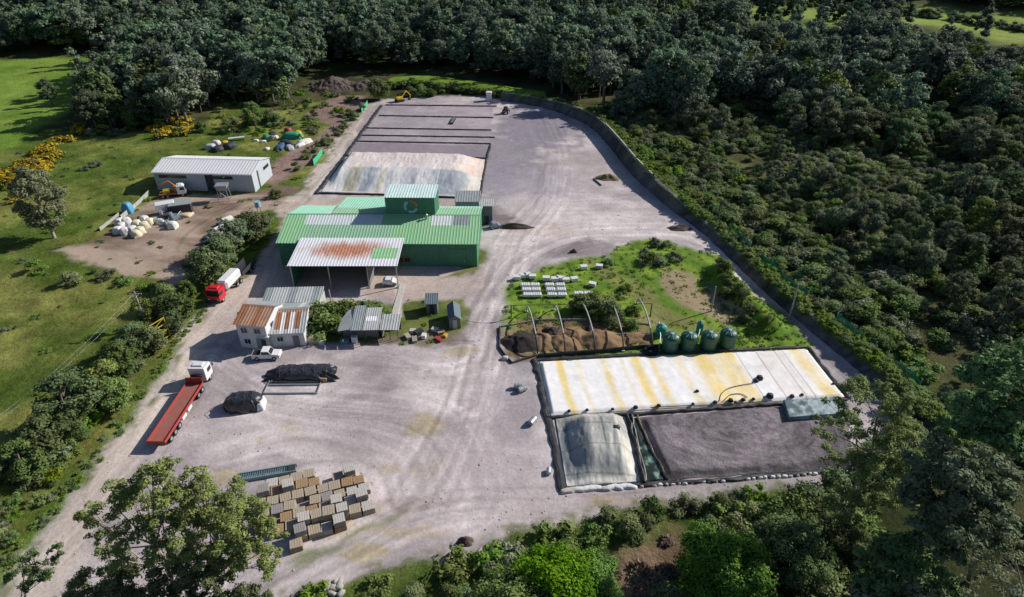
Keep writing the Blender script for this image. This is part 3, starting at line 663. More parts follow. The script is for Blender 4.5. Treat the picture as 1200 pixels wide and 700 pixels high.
def veh(name, p_tail, p_head, label, cat, L=None):
    a = G(*p_tail); b = G(*p_head); d = b-a; e = empty(name, (a.x, a.y, 0), math.atan2(d.y, d.x), label, cat); return e, d.length
e, Lt = veh('flatbed_truck', (186, 527), (242, 440), 'long red flatbed articulated truck with a white cab parked along the road', 'truck')
xc = Lt-2.2; cab(e, xc, white_m, 3.1)
MB().box((xc-1.6, 0, .85), (5.2, .9, .35)).box((xc-.35, 0, 1.5), (.3, 1.8, 1.2)).build('chassis', dark, e)
TL = xc-1.2
t = MB(); t.box((TL/2, 0, 1.18), (TL, 2.5, .16)); t.build('deck', deckred, e)
t = MB()
for s in (-1, 1): t.box((TL/2, s*1.24, 1.36), (TL, .07, .42))
t.box((TL-.04, 0, 1.75), (.1, 2.5, 1.2)).box((.04, 0, 1.36), (.08, 2.4, .42)); t.box((TL/2, 0, .95), (TL*.96, .8, .3)); t.build('side_board', redp, e)
for x in (1.6, 2.9, 4.2, TL-.6, TL-1.9, xc+1.2):
    for s in (-1, 1): wheel(e, x, s*1.05)
for x in (5.8, 7.6): MB().box((x, -1.0, .75), (1.2, .5, .5)).build('toolbox', white_m, e)
e, Lt = veh('delivery_truck', (295, 312), (252, 357), 'red cabbed truck with white box body and dark rear load bed', 'truck')
cab(e, Lt-2.2, redc, 3.0, 2.5)
MB().box((Lt/2-1, 0, .85), (Lt-1.5, .9, .3)).build('chassis', dark, e)
MB().box((Lt*.58, 0, 2.0), (Lt*.38, 2.2, 1.9), bev=.35).build('box_body', whitebright, e)
m = MB(); m.box((Lt*.2, 0, 1.15), (Lt*.38, 2.5, .15))
for s in (-1, 1): m.box((Lt*.2, s*1.22, 1.6), (Lt*.38, .06, .8))
m.build('load_bed', dark, e)
for x in (1.2, 2.5, Lt*.45, Lt*.45+1.3, Lt-1.1):
    for s in (-1, 1): wheel(e, x, s*1.08)
def car_body(e, L, prof, w, mat):
    m = MB(); n = len(prof); vs = []
    for s, k in ((-1, 1), (1, 1)):
        for x, z in prof: vs.append((x, s*w/2*(1 if z < 1.0 else .84), z))
    m.add(vs, [tuple(range(n)), tuple(range(2*n-1, n-1, -1))]+[((i+1) % n, i, n+i, n+(i+1) % n) for i in range(n)]); return m.build('body', mat, e)
e, L_ = veh('pickup_truck', (297.5, 419.5), (330, 418.5), 'white double cab pickup with dark load bed in front of the office', 'pickup')
k = L_/5.3
bd = car_body(e, L_, [(0, .45), (L_, .45), (L_, .85), (L_-.15, 1.0), (3.85*k, 1.1), (3.3*k, 1.72), (1.95*k, 1.75), (1.65*k, 1.12), (0, 1.08)], 1.85, whitebright)
MB().box((.85*k, 0, 1.1), (1.4*k, 1.45, .06)).build('load_bed', rubber, bd)
MB().add([(3.84*k, -.74, 1.13), (3.84*k, .74, 1.13), (3.36*k, .68, 1.69), (3.36*k, -.68, 1.69)], [(0, 1, 2, 3)]).build('windscreen', glass, bd)
MB().add([(1.66*k, -.74, 1.16), (1.66*k, .74, 1.16), (1.92*k, .68, 1.70), (1.92*k, -.68, 1.70)], [(3, 2, 1, 0)]).build('rear_window', glass, bd)
for s in (-1, 1):
    MB().add([(1.95*k, s*.85, 1.18), (3.6*k, s*.85, 1.18), (3.25*k, s*.80, 1.62), (2.0*k, s*.80, 1.64)], [(0, 1, 2, 3)]).build('side_window', glass, bd)
    MB().box((L_, s*.7, .8), (.06, .35, .16)).build('headlight', steel, bd)
for x in (.95*k, 4.25*k):
    for s in (-1, 1): wheel(e, x, s*.82, .38, .24)
def small_car(pt, ph, label, mat=whitebright):
    e, L_ = veh('parked_car', pt, ph, label, 'car'); k = L_/4.2
    bd = car_body(e, L_, [(0, .35), (L_, .35), (L_, .72), (3.1*k, .95), (2.6*k, 1.42), (.9*k, 1.45), (.15*k, .98), (0, .9)], 1.7, mat)
    MB().add([(3.05*k, -.7, .99), (3.05*k, .7, .99), (2.62*k, .62, 1.41), (2.62*k, -.62, 1.41)], [(0, 1, 2, 3)]).build('windscreen', glass, bd)
    for s in (-1, 1): MB().add([(.6*k, s*.79, 1.0), (2.9*k, s*.79, 1.0), (2.5*k, s*.72, 1.36), (.95*k, s*.72, 1.36)], [(0, 1, 2, 3)]).build('side_window', glass, bd)
    for x in (.8*k, 3.4*k):
        for s in (-1, 1): wheel(e, x, s*.76, .31, .2)
small_car((449, 333.5), (466, 333), 'small white car parked behind the right post of the canopy')
small_car((574, 268), (586, 266), 'small bluish car beside the dark shed right of the green hall', paint('blue_grey_car_paint', (.25, .30, .38), .3))
# lorry with crane on the dirt lot
e, L_ = veh('crane_lorry', (187, 232), (220, 228), 'orange bodied lorry with white cab parked before the white warehouse', 'lorry')
cab(e, L_-2.0, whitebright, 2.8, 2.3, 2.0); MB().box((L_*.4, 0, 1.0), (L_*.72, 2.2, .3)).build('load_bed', rust, e)
c = MB().box((L_*.65, 0, 1.9), (.8, 1.0, 1.6)).tube([(L_*.65, 0, 2.6), (L_*.45, .2, 4.0), (L_*.1, .4, 3.0)], .16).build('crane', orange, e)
MB().box((L_*.3, 0, 1.5), (1.6, 1.4, .8), bev=.08).build('yellow_tank', yellow, e)
for x in (1.0, 2.1, L_-.9):
    for s in (-1, 1): wheel(e, x, s*.95, .45)
# yellow digger by the top of the beds
e, L_ = veh('excavator', (464, 120), (474, 118), 'tiny yellow excavator standing by the dark hedge above the beds', 'excavator')
for s in (-1, 1): MB().box((1.6, s*.9, .4), (3.2, .5, .8), bev=.2).build('track', rubber, e)
MB().box((1.3, 0, 1.35), (2.4, 2.1, .9), bev=.1).build('body', yellow, e); MB().box((1.9, .55, 2.2), (1.2, .9, 1.2)).build('cab', glass, e)
MB().tube([(2.4, -.3, 1.6), (4.4, -.3, 3.4), (6.0, -.3, 1.6), (5.6, -.3, .5)], .2).build('boom', yellow, e); MB().box((5.5, -.3, .4), (.7, .9, .6), top=(1.2, 1)).build('bucket', dark, e)
e, L_ = veh('site_tractor', (592, 134), (598, 128), 'tiny dark tractor standing alone on the upper gravel', 'tractor')
MB().box((1.8, 0, 1.0), (2.4, .9, .8), bev=.1).build('bonnet', dark, e); MB().box((.6, 0, 1.7), (1.3, 1.3, 1.4), top=(.85, .85)).build('cab', glass, e)
for s in (-1, 1): wheel(e, .5, s*.85, .75, .35); wheel(e, 2.6, s*.75, .45, .28)
# small white cabin at the far edge, blue-white stand at the junction
p = G(573, 118); e = empty('watch_cabin', p, 0, 'tiny white cabin at the far edge of the gravel by the green bank', 'cabin')
MB().box((0, 0, 1.5), (1.8, 1.8, 3.0)).build('wall', whitebright, e); MB().box((0, 0, 3.1), (2.2, 2.2, .2), top=(.8, .8)).build('roof', white_m, e)
p = G(304, 249); e = empty('water_stand', p, .3, 'small blue and white tank on a steel stand at the track junction', 'tank stand')
MB().cyl((0, 0, 1.5), (0, 0, 2.8), .7, n=14).build('tank', paint('sky_blue_plastic', (.30, .48, .62), .4), e)
for a in range(4): MB().cyl((.5*math.cos(a*1.57+.78), .5*math.sin(a*1.57+.78), 0), (.5*math.cos(a*1.57+.78), .5*math.sin(a*1.57+.78), 1.5), .06, n=6).build('leg', steel, e)
# steel stand before the warehouse
p = G(264, 234); e = empty('steel_hopper', p, .1, 'open grey steel hopper frame standing before the white warehouse', 'hopper')
MB().box((0, 0, 3.6), (2.4, 2.0, .9), top=(1.2, 1.2)).box((0, 0, 2.9), (1.2, 1.0, .6), top=(2, 2)).build('funnel', steel, e)
for sx in (-1, 1):
    for sy in (-1, 1): MB().tube([(sx*1.3, sy*1.1, 0), (sx*1.0, sy*.8, 3.2)], .08).build('leg', steel, e)
MB().tube([(-1.3, -1.1, .4), (1.0, -.8, 3)], .05).tube([(1.3, -1.1, .4), (-1.0, -.8, 3)], .05).build('brace', steel, e)

# ------------------------------------------------------------------ crumpled things
def blobmesh(name, sx, sy, sz, mat, seed, n=18, rough=.25, fold=6, box=.6, skew=0):
    rs = np.random.default_rng(seed); th = np.linspace(0, 2*np.pi, n, endpoint=False); K = n//2+1
    v = []; ph = rs.random(6)*6.28
    for j in range(K):
        t = j/(K-1); a = t*math.pi/2
        for q in th:
            r = max(math.cos(a), 0)**box; z = math.sin(a)**.8
            k = 1+rough*(.5*math.sin(fold*q+ph[0]+z*2)+.35*math.sin((fold+3)*q+ph[1])+.3*math.sin(3*q+ph[2]+3*z))*(1-z*.6)
            ex = abs(math.cos(q))**.6*np.sign(math.cos(q)); ey = abs(math.sin(q))**.6*np.sign(math.sin(q))
            v.append((sx/2*ex*r*k+skew*z, sy/2*ey*r*k, sz*z*(1+rough*.5*math.sin(2*q+ph[3]+ex*3)*(1-z))))
    f = [(j*n+i, j*n+(i+1) % n, (j+1)*n+(i+1) % n, (j+1)*n+i) for j in range(K-1) for i in range(n)]
    return mesh_np(name, v, f, [mat], smooth=True)
def blob_at(name, px, py, s, mat, label, cat, seed=0, rz=0, group=None, **k):
    p = G(px, py); o = link(name, heap(name, *s, mat, seed) if name.endswith('heap') else blobmesh(name, *s, mat, seed, **k), loc=(p.x, p.y, p.z-.03), rz=rz); return tag(o, label, cat, group)
def heap(name, sx, sy, h, mat, seed, n=46, c=.25):
    u, v = np.meshgrid(np.linspace(-1, 1, n), np.linspace(-1, 1, n)); u = u.ravel(); v = v.ravel(); a = np.arctan2(v, u); r = np.maximum(np.abs(u), np.abs(v)); x, y = r*np.cos(a), r*np.sin(a)
    wob = 1+.35*(vn(np.cos(a)*2+5, np.sin(a)*2+5, .9, seed)-.5)
    z = h*np.clip(1-r**1.3, 0, 1)*(1+.5*(vn(x*3, y*3, .9, seed+3)-.5))+c*(fbm(x*sx, y*sy, 1.6, seed+4)-.5)*(1-r**4)-.06
    i = (np.arange(n-1)[None, :]+n*np.arange(n-1)[:, None]).ravel(); return mesh_np(name, np.column_stack([x*sx/2*wob, y*sy/2*wob, z]), np.stack([i, i+1, i+n+1, i+n], 1), [mat], smooth=True)
p = G(287, 476)
e = empty('covered_stack', p, .15, 'short black sheeted stack with a white tarp end beside the truck', 'covered stack')
link('sheet', blobmesh('sheet', 5.4, 3.2, 2.1, black_p, 4, 40, .24, 11, .4), e); link('tarp_end', blobmesh('tarp_end', 1.2, 2.6, 1.2, white_m, 5, 16, .2, 5, .4), e, (2.5, -.3, 0))
for k in range(4): MB().tube([(-1.8+k*1.1, -1.75, .1), (-1.75+k*1.1, -1.25, 1.9), (-1.7+k*1.1, 0, 2.48), (-1.7+k*1.1, 1.25, 1.9), (-1.7+k*1.1, 1.75, .1)], .035).build('tie_rope', dark, e)
p = G(357, 440)
e = empty('covered_heap', p, .04, 'long low heap under glossy black plastic beside the rail frame', 'covered heap')
link('sheet', blobmesh('sheet', 10.2, 3.4, 1.5, black_p, 9, 60, .30, 13, .5), e)
for k in range(5): MB().tube([(-3.6+k*1.8, -1.7, .15), (-3.4+k*1.8, -1.1, 1.45), (-3.5+k*1.8, 0, 1.93), (-3.3+k*1.8, 1.1, 1.45), (-3.4+k*1.8, 1.7, .15)], .05).build('tie_rope', dark, e)
# flat rail frame and weighbridge grating
e, W = bframe('ground_frame', (308.5, 462.5), (372, 462), 'flat rectangular frame of grey rails and planks lying on the gravel', 'frame')
D = 4.6; m = MB()
for y in (.1, D-.1, D*.45): m.box((W/2, y, .15), (W, .12, .26))
for x in (.06, W-.06): m.box((x, D/2, .15), (.12, D-.3, .22))
m.build('rail', steel, e)
for k in range(3): MB().box((W*.5, D*(.62+.12*k), .2), (W*.92, .35, .06)).build('plank', wood_b if k % 2 else wood_a, e)
MB().box((W*1.04, D*.75, .35), (1.0, 1.4, .7), bev=.05).build('crate', wood_c, e)
a, b_ = G(278.5, 567), G(348, 555); d = b_-a; e = empty('steel_gangway', (a.x, a.y, 0), math.atan2(d.y, d.x), 'long blue grey steel gangway lying flat above the crates', 'gangway'); L_ = d.length
MB().box((L_/2, .08, .3), (L_, .14, .5)).box((L_/2, 1.25, .3), (L_, .14, .5)).build('side_rail', blue_g, e)
for k in range(26): MB().box((.15+(L_-.3)*k/25, .66, .4), (.1, 1.0, .08)).build('rung', blue_g, e)
MB().box((L_*.92, .66, .5), (L_*.12, 1.0, .2)).build('end_box', dark, e)

# ------------------------------------------------------------------ crates
cw_mats = [wood_a, wood_b, wood_c, conc_l]
def crate_proto(mt, lid):
    r = empty('wooden_crate', (0, 0, 0)); b = MB()
    for z in (.16, .42, .68):
        for s in (-1, 1): b.box((0, s*.66, z), (1.4, .04, .2)); b.box((s*.66, 0, z), (.04, 1.28, .2))
    for sx in (-1, 1):
        for sy in (-1, 1): b.box((sx*.61, sy*.61, .43), (.08, .08, .8))
    b.build('side_boards', mt, r)
    m = MB()
    for k in range(5): m.box((-.56+.28*k, 0, .86+.012*(k % 2)), (.25, 1.4, .05))
    m.build('lid', lid, r); MB().box((0, 0, .4), (1.22, 1.22, .74)).build('lining', wood_b, r); return r
protos = [crate_proto(cw_mats[i], cw_mats[j]) for i, j in ((0, 0), (1, 1), (2, 0), (1, 3), (2, 2), (0, 3))]
lab = ['pale timber crate in the crate field', 'grey timber crate in the crate field', 'brown sided crate with a pale lid in the crate field', 'grey crate with a whitish lid in the crate field', 'warm brown timber crate in the crate field', 'pale crate with a bleached lid in the crate field']
used = [False]*6
def put(k, x, y, z, rz, label=None):
    if not used[k]: o = protos[k]; used[k] = True
    else: o = copy_tree(protos[k])
    place(o, (x, y, z), rz, label or lab[k], 'crate', 'wooden crates set out on the gravel', sc=random.uniform(.93, 1.06)); return o
a, b_ = G(338, 634), G(445, 606); ux = (b_-a).normalized(); uy = Vector((-ux.y, ux.x, 0)); ang = math.atan2(ux.y, ux.x)
cpoly = WP([(296, 600), (303, 572), (345, 560), (375, 556), (420, 548), (446, 604), (355, 640), (322, 630), (300, 622)]); rr = random.Random(3)
nI = 0
for j in range(-1, 9):
    for i in range(-6, 12):
        q = a+ux*(i*1.52+rr.uniform(-.07, .07)+(j % 2)*.5)+uy*(j*1.52+rr.uniform(-.06, .06))
        if sdpoly(np.array([q.x]), np.array([q.y]), cpoly)[0] > -.35 or rr.random() < .06: continue
        k = rr.choices(range(6), [6, 3, 4, 2, 3, 2])[0]
        put(k, q.x, q.y, 0, ang+rr.uniform(-.07, .07)); nI += 1
        if rr.random() < .2: put(rr.choice((0, 1, 3)), q.x+.03, q.y, .9, ang+rr.uniform(-.08, .08), 'crate stacked on top of another crate in the crate field')
q = G(351, 633); put(2, q.x, q.y-1.0, 0, ang, 'single light brown crate set apart at the front of the crate field')
print('crates', nI)

# ------------------------------------------------------------------ liners and covers (corners: bl, br, tr, tl in the photograph's ground plane)
def sheet(name, c, nu, nv, hf, cf, mat, parent=None, skirt=True, warp=.0, seed=0):
    bl, br, tr, tl = [np.array(G(*q)[:2]) for q in c]
    u, v = np.meshgrid(np.linspace(0, 1, nu), np.linspace(0, 1, nv)); u = u.ravel(); v = v.ravel()
    p = ((1-u)*(1-v))[:, None]*bl+(u*(1-v))[:, None]*br+(u*v)[:, None]*tr+((1-u)*v)[:, None]*tl
    if warp:
        p[:, 0] += (vn(u*40+v*40, v*31-u*20, 3, seed)-.5)*warp; p[:, 1] += (vn(u*37-v*30, v*44+u*11, 3, seed+5)-.5)*warp
    z = hf(u, v, p[:, 0], p[:, 1]); cl = cf(u, v, p[:, 0], p[:, 1])
    V = np.column_stack([p, z]); i = (np.arange(nu-1)[None, :]+nu*np.arange(nv-1)[:, None]).ravel()
    F = np.stack([i, i+1, i+nu+1, i+nu], 1)
    if skirt:
        per = list(range(nu))+[nu*k+nu-1 for k in range(1, nv)]+[nu*(nv-1)+k for k in range(nu-2, -1, -1)]+[nu*k for k in range(nv-2, 0, -1)]
        b = len(V); Vs = V[per].copy(); Vs[:, 2] = -.05; V = np.vstack([V, Vs]); cl = np.vstack([cl, cl[per]*.8]); n = len(per)
        F = np.vstack([F, [[per[(k+1) % n], per[k], b+k, b+(k+1) % n] for k in range(n)]])
    me = mesh_np(name, V, F, [mat], smooth=True, attrs={'Col': ('FLOAT_COLOR', np.clip(cl, 0, .92))}); return link(name, me, parent)
liner_m = attr_mat('liner_sheet', .55, .9, .13, .35, .3, bd=.05); soil_m = attr_mat('dark_grit', .95, 2.5, .35, .8, .05, bd=.2)
def plain(cv): return lambda u, v, x, y: np.tile(np.array(cv), (len(u), 1))
def edge_f(u, v, a=.02, b=.02): return sstep(np.minimum(u, 1-u)/a)*sstep(np.minimum(v, 1-v)/b)
def W_col(u, v, x, y):
    wob = (vn(v*3, v*0, 1, 8)-.5)*.012; uu = u+wob
    base = np.tile(np.array([.90, .89, .87]), (len(u), 1)); yel = np.array([.86, .68, .28])
    for c0, w_, a in ((.075, .018, .8), (.235, .02, .6), (.35, .025, .75), (.41, .018, .6), (.505, .02, .5), (.60, .055, .75), (.665, .03, .7), (.70, .025, .85), (.955, .04, .65), (.30, .01, .3), (.14, .012, .25)):
        m = np.minimum(1, a*1.35)*(1-sstep(np.abs(uu-c0-(1-v)*.0)/(w_*1.25)))*(.6+.7*vn(x, y, 3, int(c0*99)))
        base = base*(1-np.clip(m, 0, 1)[:, None])+yel*np.clip(m, 0, 1)[:, None]
    rs = (uu > .80)*(uu < .90)*.5*(.4+.6*vn(x, y, 6, 3)); base = base*(1-rs[:, None])+np.array([.66, .54, .44])*rs[:, None]
    for s in (.725, .80, .868, .9): base *= (1-.5*(np.abs(u-s) < .0022))[:, None]
    d = sstep((fbm(x, y, 2.6, 77)-.6)*5)*.25; return base*(1-d[:, None])+np.array([.5, .42, .33])*d[:, None]
Wc_c = [(645.5, 488), (990, 466), (945, 409.5), (632, 424.5)]
e = empty('pond_cover', (0, 0, 0), 0, 'large flat white pond cover with faded yellow stripes', 'pond cover')
def W_h(u, v, x, y): return .08+.30*edge_f(u, v, .012, .05)+.22*(fbm(x, y, 6, 6)-.5)*edge_f(u, v)+.07*np.abs(fbm(x*1.6+y*.4, y*.5, 2.2, 66)-.5)
sheet('cover_sheet', Wc_c, 320, 70, W_h, W_col, liner_m, e)
for (x, y, s) in ((667, 482, 1), (688, 481, 1), (745, 478, 1.4), (772, 476, 1.3), (812, 474, 1), (838, 472, 1.3), (856, 470, 1.6), (871, 469, 1.3), (883, 468, 1), (902, 465, 2.2), (928, 465, 1.4), (940, 463, 1), (817, 459, 1.2), (890, 444, 2.2), (886, 447, 1.4), (977, 450, 1), (862, 472, 1), (718, 480, 1)):
    p = Gz(x, y, .4); link('ballast_weight', blobmesh('ballast_weight', .5*s, .4*s, .3*s, dark, int(x), 10, .2), e, (p.x, p.y, .38))
for pts in (((843, 470), (846, 461), (858, 454), (885, 449)), ((848, 470), (856, 463), (868, 462), (876, 466)), ((762, 478), (800, 476), (850, 474), (905, 470))):
    MB().tube([(q.x, q.y, .5) for q in smooth_path([Gz(*a, .45) for a in pts])], .06).build('hose', black_l, e)
# humped grey cover
def H_h(u, v, x, y):
    hu = sstep(u/.42)*(1-sstep((u-.78)/.22)); hv = sstep(v/.42)*(1-.55*sstep((v-.85)/.15))
    return .15+1.9*hu*hv+.5*(fbm(x, y, 3.5, 5)-.5)*edge_f(u, v)+.35*np.abs(fbm(x*1.8, y*.6, 2.0, 15)-.5)*edge_f(u, v)
def H_col(u, v, x, y):
    c = lerp((.30, .32, .31), (.60, .58, .52), sstep((fbm(x*1.4, y*.35, 2.4, 9)-.3)*2.4))*(.85+.3*fbm(x, y, 1, 19))[:, None]; lf = (1-sstep((u-.36)/.08))*.45; c = c*(1-lf[:, None])+np.array([.20, .23, .25])*lf[:, None]  # left slope darkened in colour, standing in for its shade
    p = sstep((.1-v)/.05)*.8; c = c*(1-p[:, None])+np.array([.62, .60, .55])*p[:, None]
    p = sstep((v-.8)/.1)*.5; c = c*(1-p[:, None])+np.array([.56, .52, .42])*p[:, None]
    c *= (1-.35*(np.abs((v*1.3+u*.1) % .42-.2) < .012))[:, None]; c *= (1-.3*(np.abs(u % .24-.12) < .007))[:, None]; return c
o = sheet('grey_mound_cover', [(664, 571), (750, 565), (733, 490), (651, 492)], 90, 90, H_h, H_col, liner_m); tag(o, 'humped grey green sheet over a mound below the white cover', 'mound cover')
p = Gz(722, 503, 1.6); tag(link('ballast_bag', blobmesh('ballast_bag', 1.0, .8, .5, dark, 3), loc=(p.x, p.y, 1.75)), 'dark bag lying on top of the grey mound cover', 'bag')
# dark grit bed
def D_h(u, v, x, y):
    e_ = edge_f(u, v, .035, .10); return .05+e_*(.6+.3*(fbm(x, y, 6, 41)-.5))+.16*(fbm(x, y, 1.6, 42)-.5)+.12*(1-sstep(v/.25))*(vn(x*1.3+y*.5, y*.5, 1.1, 44)-.5)*e_
def D_col(u, v, x, y):
    t = fbm(x, y, 5, 43); c = lerp((.15, .132, .14), (.25, .222, .235), sstep((t-.3)*2.4))
    s = vn(np.hypot((x-33)*1.0, (y-67)*1.6), np.arctan2(y-67, x-33)*3, .55, 45); c = c*(.68+.64*s[:, None]); c *= (.72+.56*fbm(x, y, 1.3, 47))[:, None]; c *= (1-.35*sstep((.15-v)/.15))[:, None]; return c
o = sheet('grit_bed', [(782, 563), (1000, 548), (992, 470), (746, 490)], 260, 110, D_h, D_col, soil_m, warp=.25); tag(o, 'wide raised bed of dark purplish grit with curved machine marks', 'grit bed')
o = sheet('net_patch', [(922, 496.5), (985, 492), (978, 472), (916, 476)], 40, 20, lambda u, v, x, y: 1.12+.25*fbm(x, y, .9, 3), lambda u, v, x, y: lerp((.10, .15, .16), (.34, .42, .44), sstep((fbm(x, y, .9, 33)-.4)*5)), liner_m); tag(o, 'crumpled grey blue netting on a corner of the dark grit bed', 'netting')
o = sheet('crumpled_liner', [(754, 566), (781, 563), (748, 492), (737, 490)], 26, 60, lambda u, v, x, y: .08+.35*fbm(x, y, 1.1, 13), lambda u, v, x, y: lerp((.015, .03, .026), (.16, .26, .22), sstep((fbm(x, y, 1.0, 14)-.56)*6)), liner_m); tag(o, 'crumpled black green liner in the wedge between mound and grit bed', 'liner')  # pale green flecks are glints painted onto the black liner
def strip(name, pts, w, h, mat, label=None, cat=None, parent=None, wob=.3, seed=1, z0=0, group=None, kind=None):
    wp = smooth_path([G(*q) for q in pts], 1); P = []
    for i in range(len(wp)-1):
        n = max(1, int((wp[i+1]-wp[i]).length/.9))
        for k in range(n): P.append(wp[i].lerp(wp[i+1], k/n))
    P.append(wp[-1]); mb = MB(); rs = random.Random(seed); vs = []
    for i, p in enumerate(P):
        d = (P[min(i+1, len(P)-1)]-P[max(i-1, 0)]).normalized(); nn = Vector((-d.y, d.x, 0)); q = p+nn*rs.uniform(-wob, wob)*.5; hw = w/2*(1+rs.uniform(-wob, wob)); hh = h*(1+rs.uniform(-wob, wob)*.6)
        for o_, z in ((-hw, -.02), (-hw*.7, hh*.8), (0, hh), (hw*.7, hh*.8), (hw, -.02)): a_ = q+nn*o_; vs.append((a_.x, a_.y, z0+z))
    mb.add(vs, [(i*5+k, i*5+k+1, (i+1)*5+k+1, (i+1)*5+k) for i in range(len(P)-1) for k in range(4)], 0, False)
    o = mb.build(name, mat, parent)
    return tag(o, label, cat, group, kind)
gp = 'black liner edges around the ponds'
strip('liner_edge', [(627, 422), (634, 452), (641, 488), (650, 520), (655, 550), (659, 576)], 1.0, .35, black_l, 'ragged black liner edge down the left side of the lower ponds', 'liner edge')
strip('liner_edge', [(640, 490.5), (735, 487), (860, 478), (992, 469)], .55, .45, black_l, 'black liner fold between the white cover and the beds below', 'liner edge', wob=.2, seed=2)
strip('liner_edge', [(629, 423), (700, 419), (800, 413.5), (945, 407.5)], .6, .4, black_l, 'black liner fold along the upper edge of the white cover', 'liner edge', wob=.2, seed=3)
strip('liner_edge', [(946, 407), (970, 438), (995, 468)], .9, .4, black_l, 'black liner edge beside the lane at the right of the white cover', 'liner edge', wob=.3, seed=9)
strip('liner_edge', [(735, 488), (745, 525), (754, 568)], .55, .7, black_l, 'raised black liner fold right of the grey mound', 'liner edge', seed=4)
strip('liner_edge', [(660, 576), (750, 569), (860, 562), (1000, 550)], .7, .35, black_l, 'black liner edge along the front of the dark grit bed', 'liner edge', seed=6)
strip('rope_edge', [(740, 489), (748, 525), (757, 566)], .22, .6, conc_l, 'pale rolled rope along the right of the grey mound', 'rope', seed=5, wob=.2)
strip('rope_edge', [(747, 489), (762, 525), (782, 563)], .22, .6, wood_a, 'tan rolled rope along the slanted left side of the grit bed', 'rope', seed=7, wob=.2)
# stones and sandbags on the front edge
rs = random.Random(5)
for k in range(46):
    t = k/45; x = 664+(992-664)*t; y = 576+(553-576)*t; q = G(x+rs.uniform(-1, 1), y+rs.uniform(-.8, .8)); big = k < 11
    o = link('sandbag', blobmesh('sandbag', rs.uniform(1.6, 2.2) if big else rs.uniform(.5, .9), .8 if big else .5, .4 if big else .3, white_m if rs.random() < .7 else conc_l, k, 10, .25), loc=(q.x, q.y, 0), rz=rs.uniform(-.3, .3))
    tag(o, 'white bulging tarp bag along the front of the grey mound' if big else 'small pale sandbag on the front liner edge of the grit bed', 'sandbag', 'white bags before the mound' if big else 'sandbags along the grit bed')
# little drums on the gravel left of the ponds
for k, (x, y, s, lb) in enumerate(((607, 455, 1, 'upper left of the pair'), (612, 458.5, 1, 'lower right of the pair'), (624, 496, 1, 'alone halfway down the pond edge'), (643, 554, .7, 'nearest the bottom corner of the pond'))):
    p = G(x, y); e = empty('grey_barrel', p, .5*k, 'small pale grey barrel lying on the gravel, '+lb, 'barrel'); h = .45*s
    MB().cyl((-.65*s, 0, h), (.65*s, 0, h), h, n=16).build('body', steel, e)
    for xx in (-.3, .3): MB().cyl((xx*s-.03, 0, h), (xx*s+.03, 0, h), h*1.06, n=16).build('hoop', white_m, e)
    MB().cyl((.66*s, 0, h), (.70*s, 0, h), h*.5, n=10).build('lid', whitebright, e)

# ------------------------------------------------------------------ upper covered pile and gravel beds
def U_h(u, v, x, y):
    s = 1-sstep((u-.80)/.2); k = np.where(u > .72, sstep(v/(.55+.0*u)), sstep(v/.5))
    return .15+2.1*k*sstep(u/.07)*s*(1-.4*sstep((v-.93)/.07))+(.35*(fbm(x, y, 4, 61, 4)-.5)+.4*np.abs(fbm(x*1.3, y*.4, 2.2, 68)-.5))*edge_f(u, v, .03, .06)
def U_col(u, v, x, y):
    top = lerp((.60, .51, .47), (.78, .73, .70), fbm(x, y, 5, 62)); o_ = sstep((u-.72)/.2)*vn(x, y, 5, 63)*.7; top = top*(1-o_[:, None])+np.array([.66, .42, .26])*o_[:, None]
    s = .6*vn(u*17+.5*vn(x, y, 4, 9), u*0+v*.6, 1, 64)+.4*fbm(x, y*.4, 1.6, 65); fr = lerp((.30, .34, .38), (.70, .70, .69), sstep((s-.2)*1.8)); yb = ((np.abs(u-.17) < .045)*.6+(np.abs(u-.36) < .02)*.6)*(.5+.5*vn(x, y, 2, 4)); fr = fr*(1-yb[:, None])+np.array([.50, .42, .18])*yb[:, None]
    m = sstep((v-.46)/.06); c = fr*(1-m[:, None])+top*m[:, None]
    w_ = sstep((u-.86+.12*(1-v)*0-.1*v)/.06)*(1-m*.6); w_ = np.maximum(w_, sstep((.05-v)/.03)*.6); w_ = np.maximum(w_, sstep((.02-u)/.01)); c = c*(1-w_[:, None])+np.array([.75, .70, .62])*w_[:, None]; return c  # right end paled as a sunlit slope; foot and left rim are pale too
o = sheet('long_pile_cover', [(376, 225.5), (560, 232), (569, 187.5), (405, 185)], 240, 80, U_h, U_col, liner_m); tag(o, 'long pile under a patched cream and blue grey sheet behind the hall', 'pile cover')
for (a, b_), l in ((((452, 123.5), (582, 125)), 'top'), (((444, 136), (578, 138.5)), 'second'), (((430, 150.5), (576, 153)), 'third'), (((424, 159), (580, 161.5)), 'fourth'), (((418, 166), (575, 169)), 'fifth')):
    strip('bed_divider', [a, b_], .55, .35, black_l, 'thin dark liner divider across the upper gravel beds, %s from the far edge' % l, 'divider', wob=.15, seed=ord(l[0]))
strip('bed_divider', [(404, 183), (570, 186.3)], .7, .5, black_l, 'dark divider along the back of the cream covered pile', 'divider', wob=.15)
strip('liner_edge', [(374, 227), (460, 229), (562, 233.5)], .7, .4, black_l, 'dark liner edge along the front foot of the cream pile', 'liner edge', wob=.25, seed=12)
strip('liner_edge', [(370, 228), (405, 182), (447, 124)], 1.3, .3, black_l, 'dark liner edge down the left side of the upper beds', 'liner edge', wob=.25, seed=8)
strip('liner_edge', [(562, 233), (570, 188), (575, 170)], .6, .35, black_l, 'dark liner edge at the right end of the cream pile', 'liner edge', wob=.2, seed=11)
a, b_ = G(529, 146), G(533, 139); d = b_-a; e = empty('steel_trough', (a.x, a.y, 0), math.atan2(d.y, d.x), 'dark trough lying across the second gravel bed', 'trough')
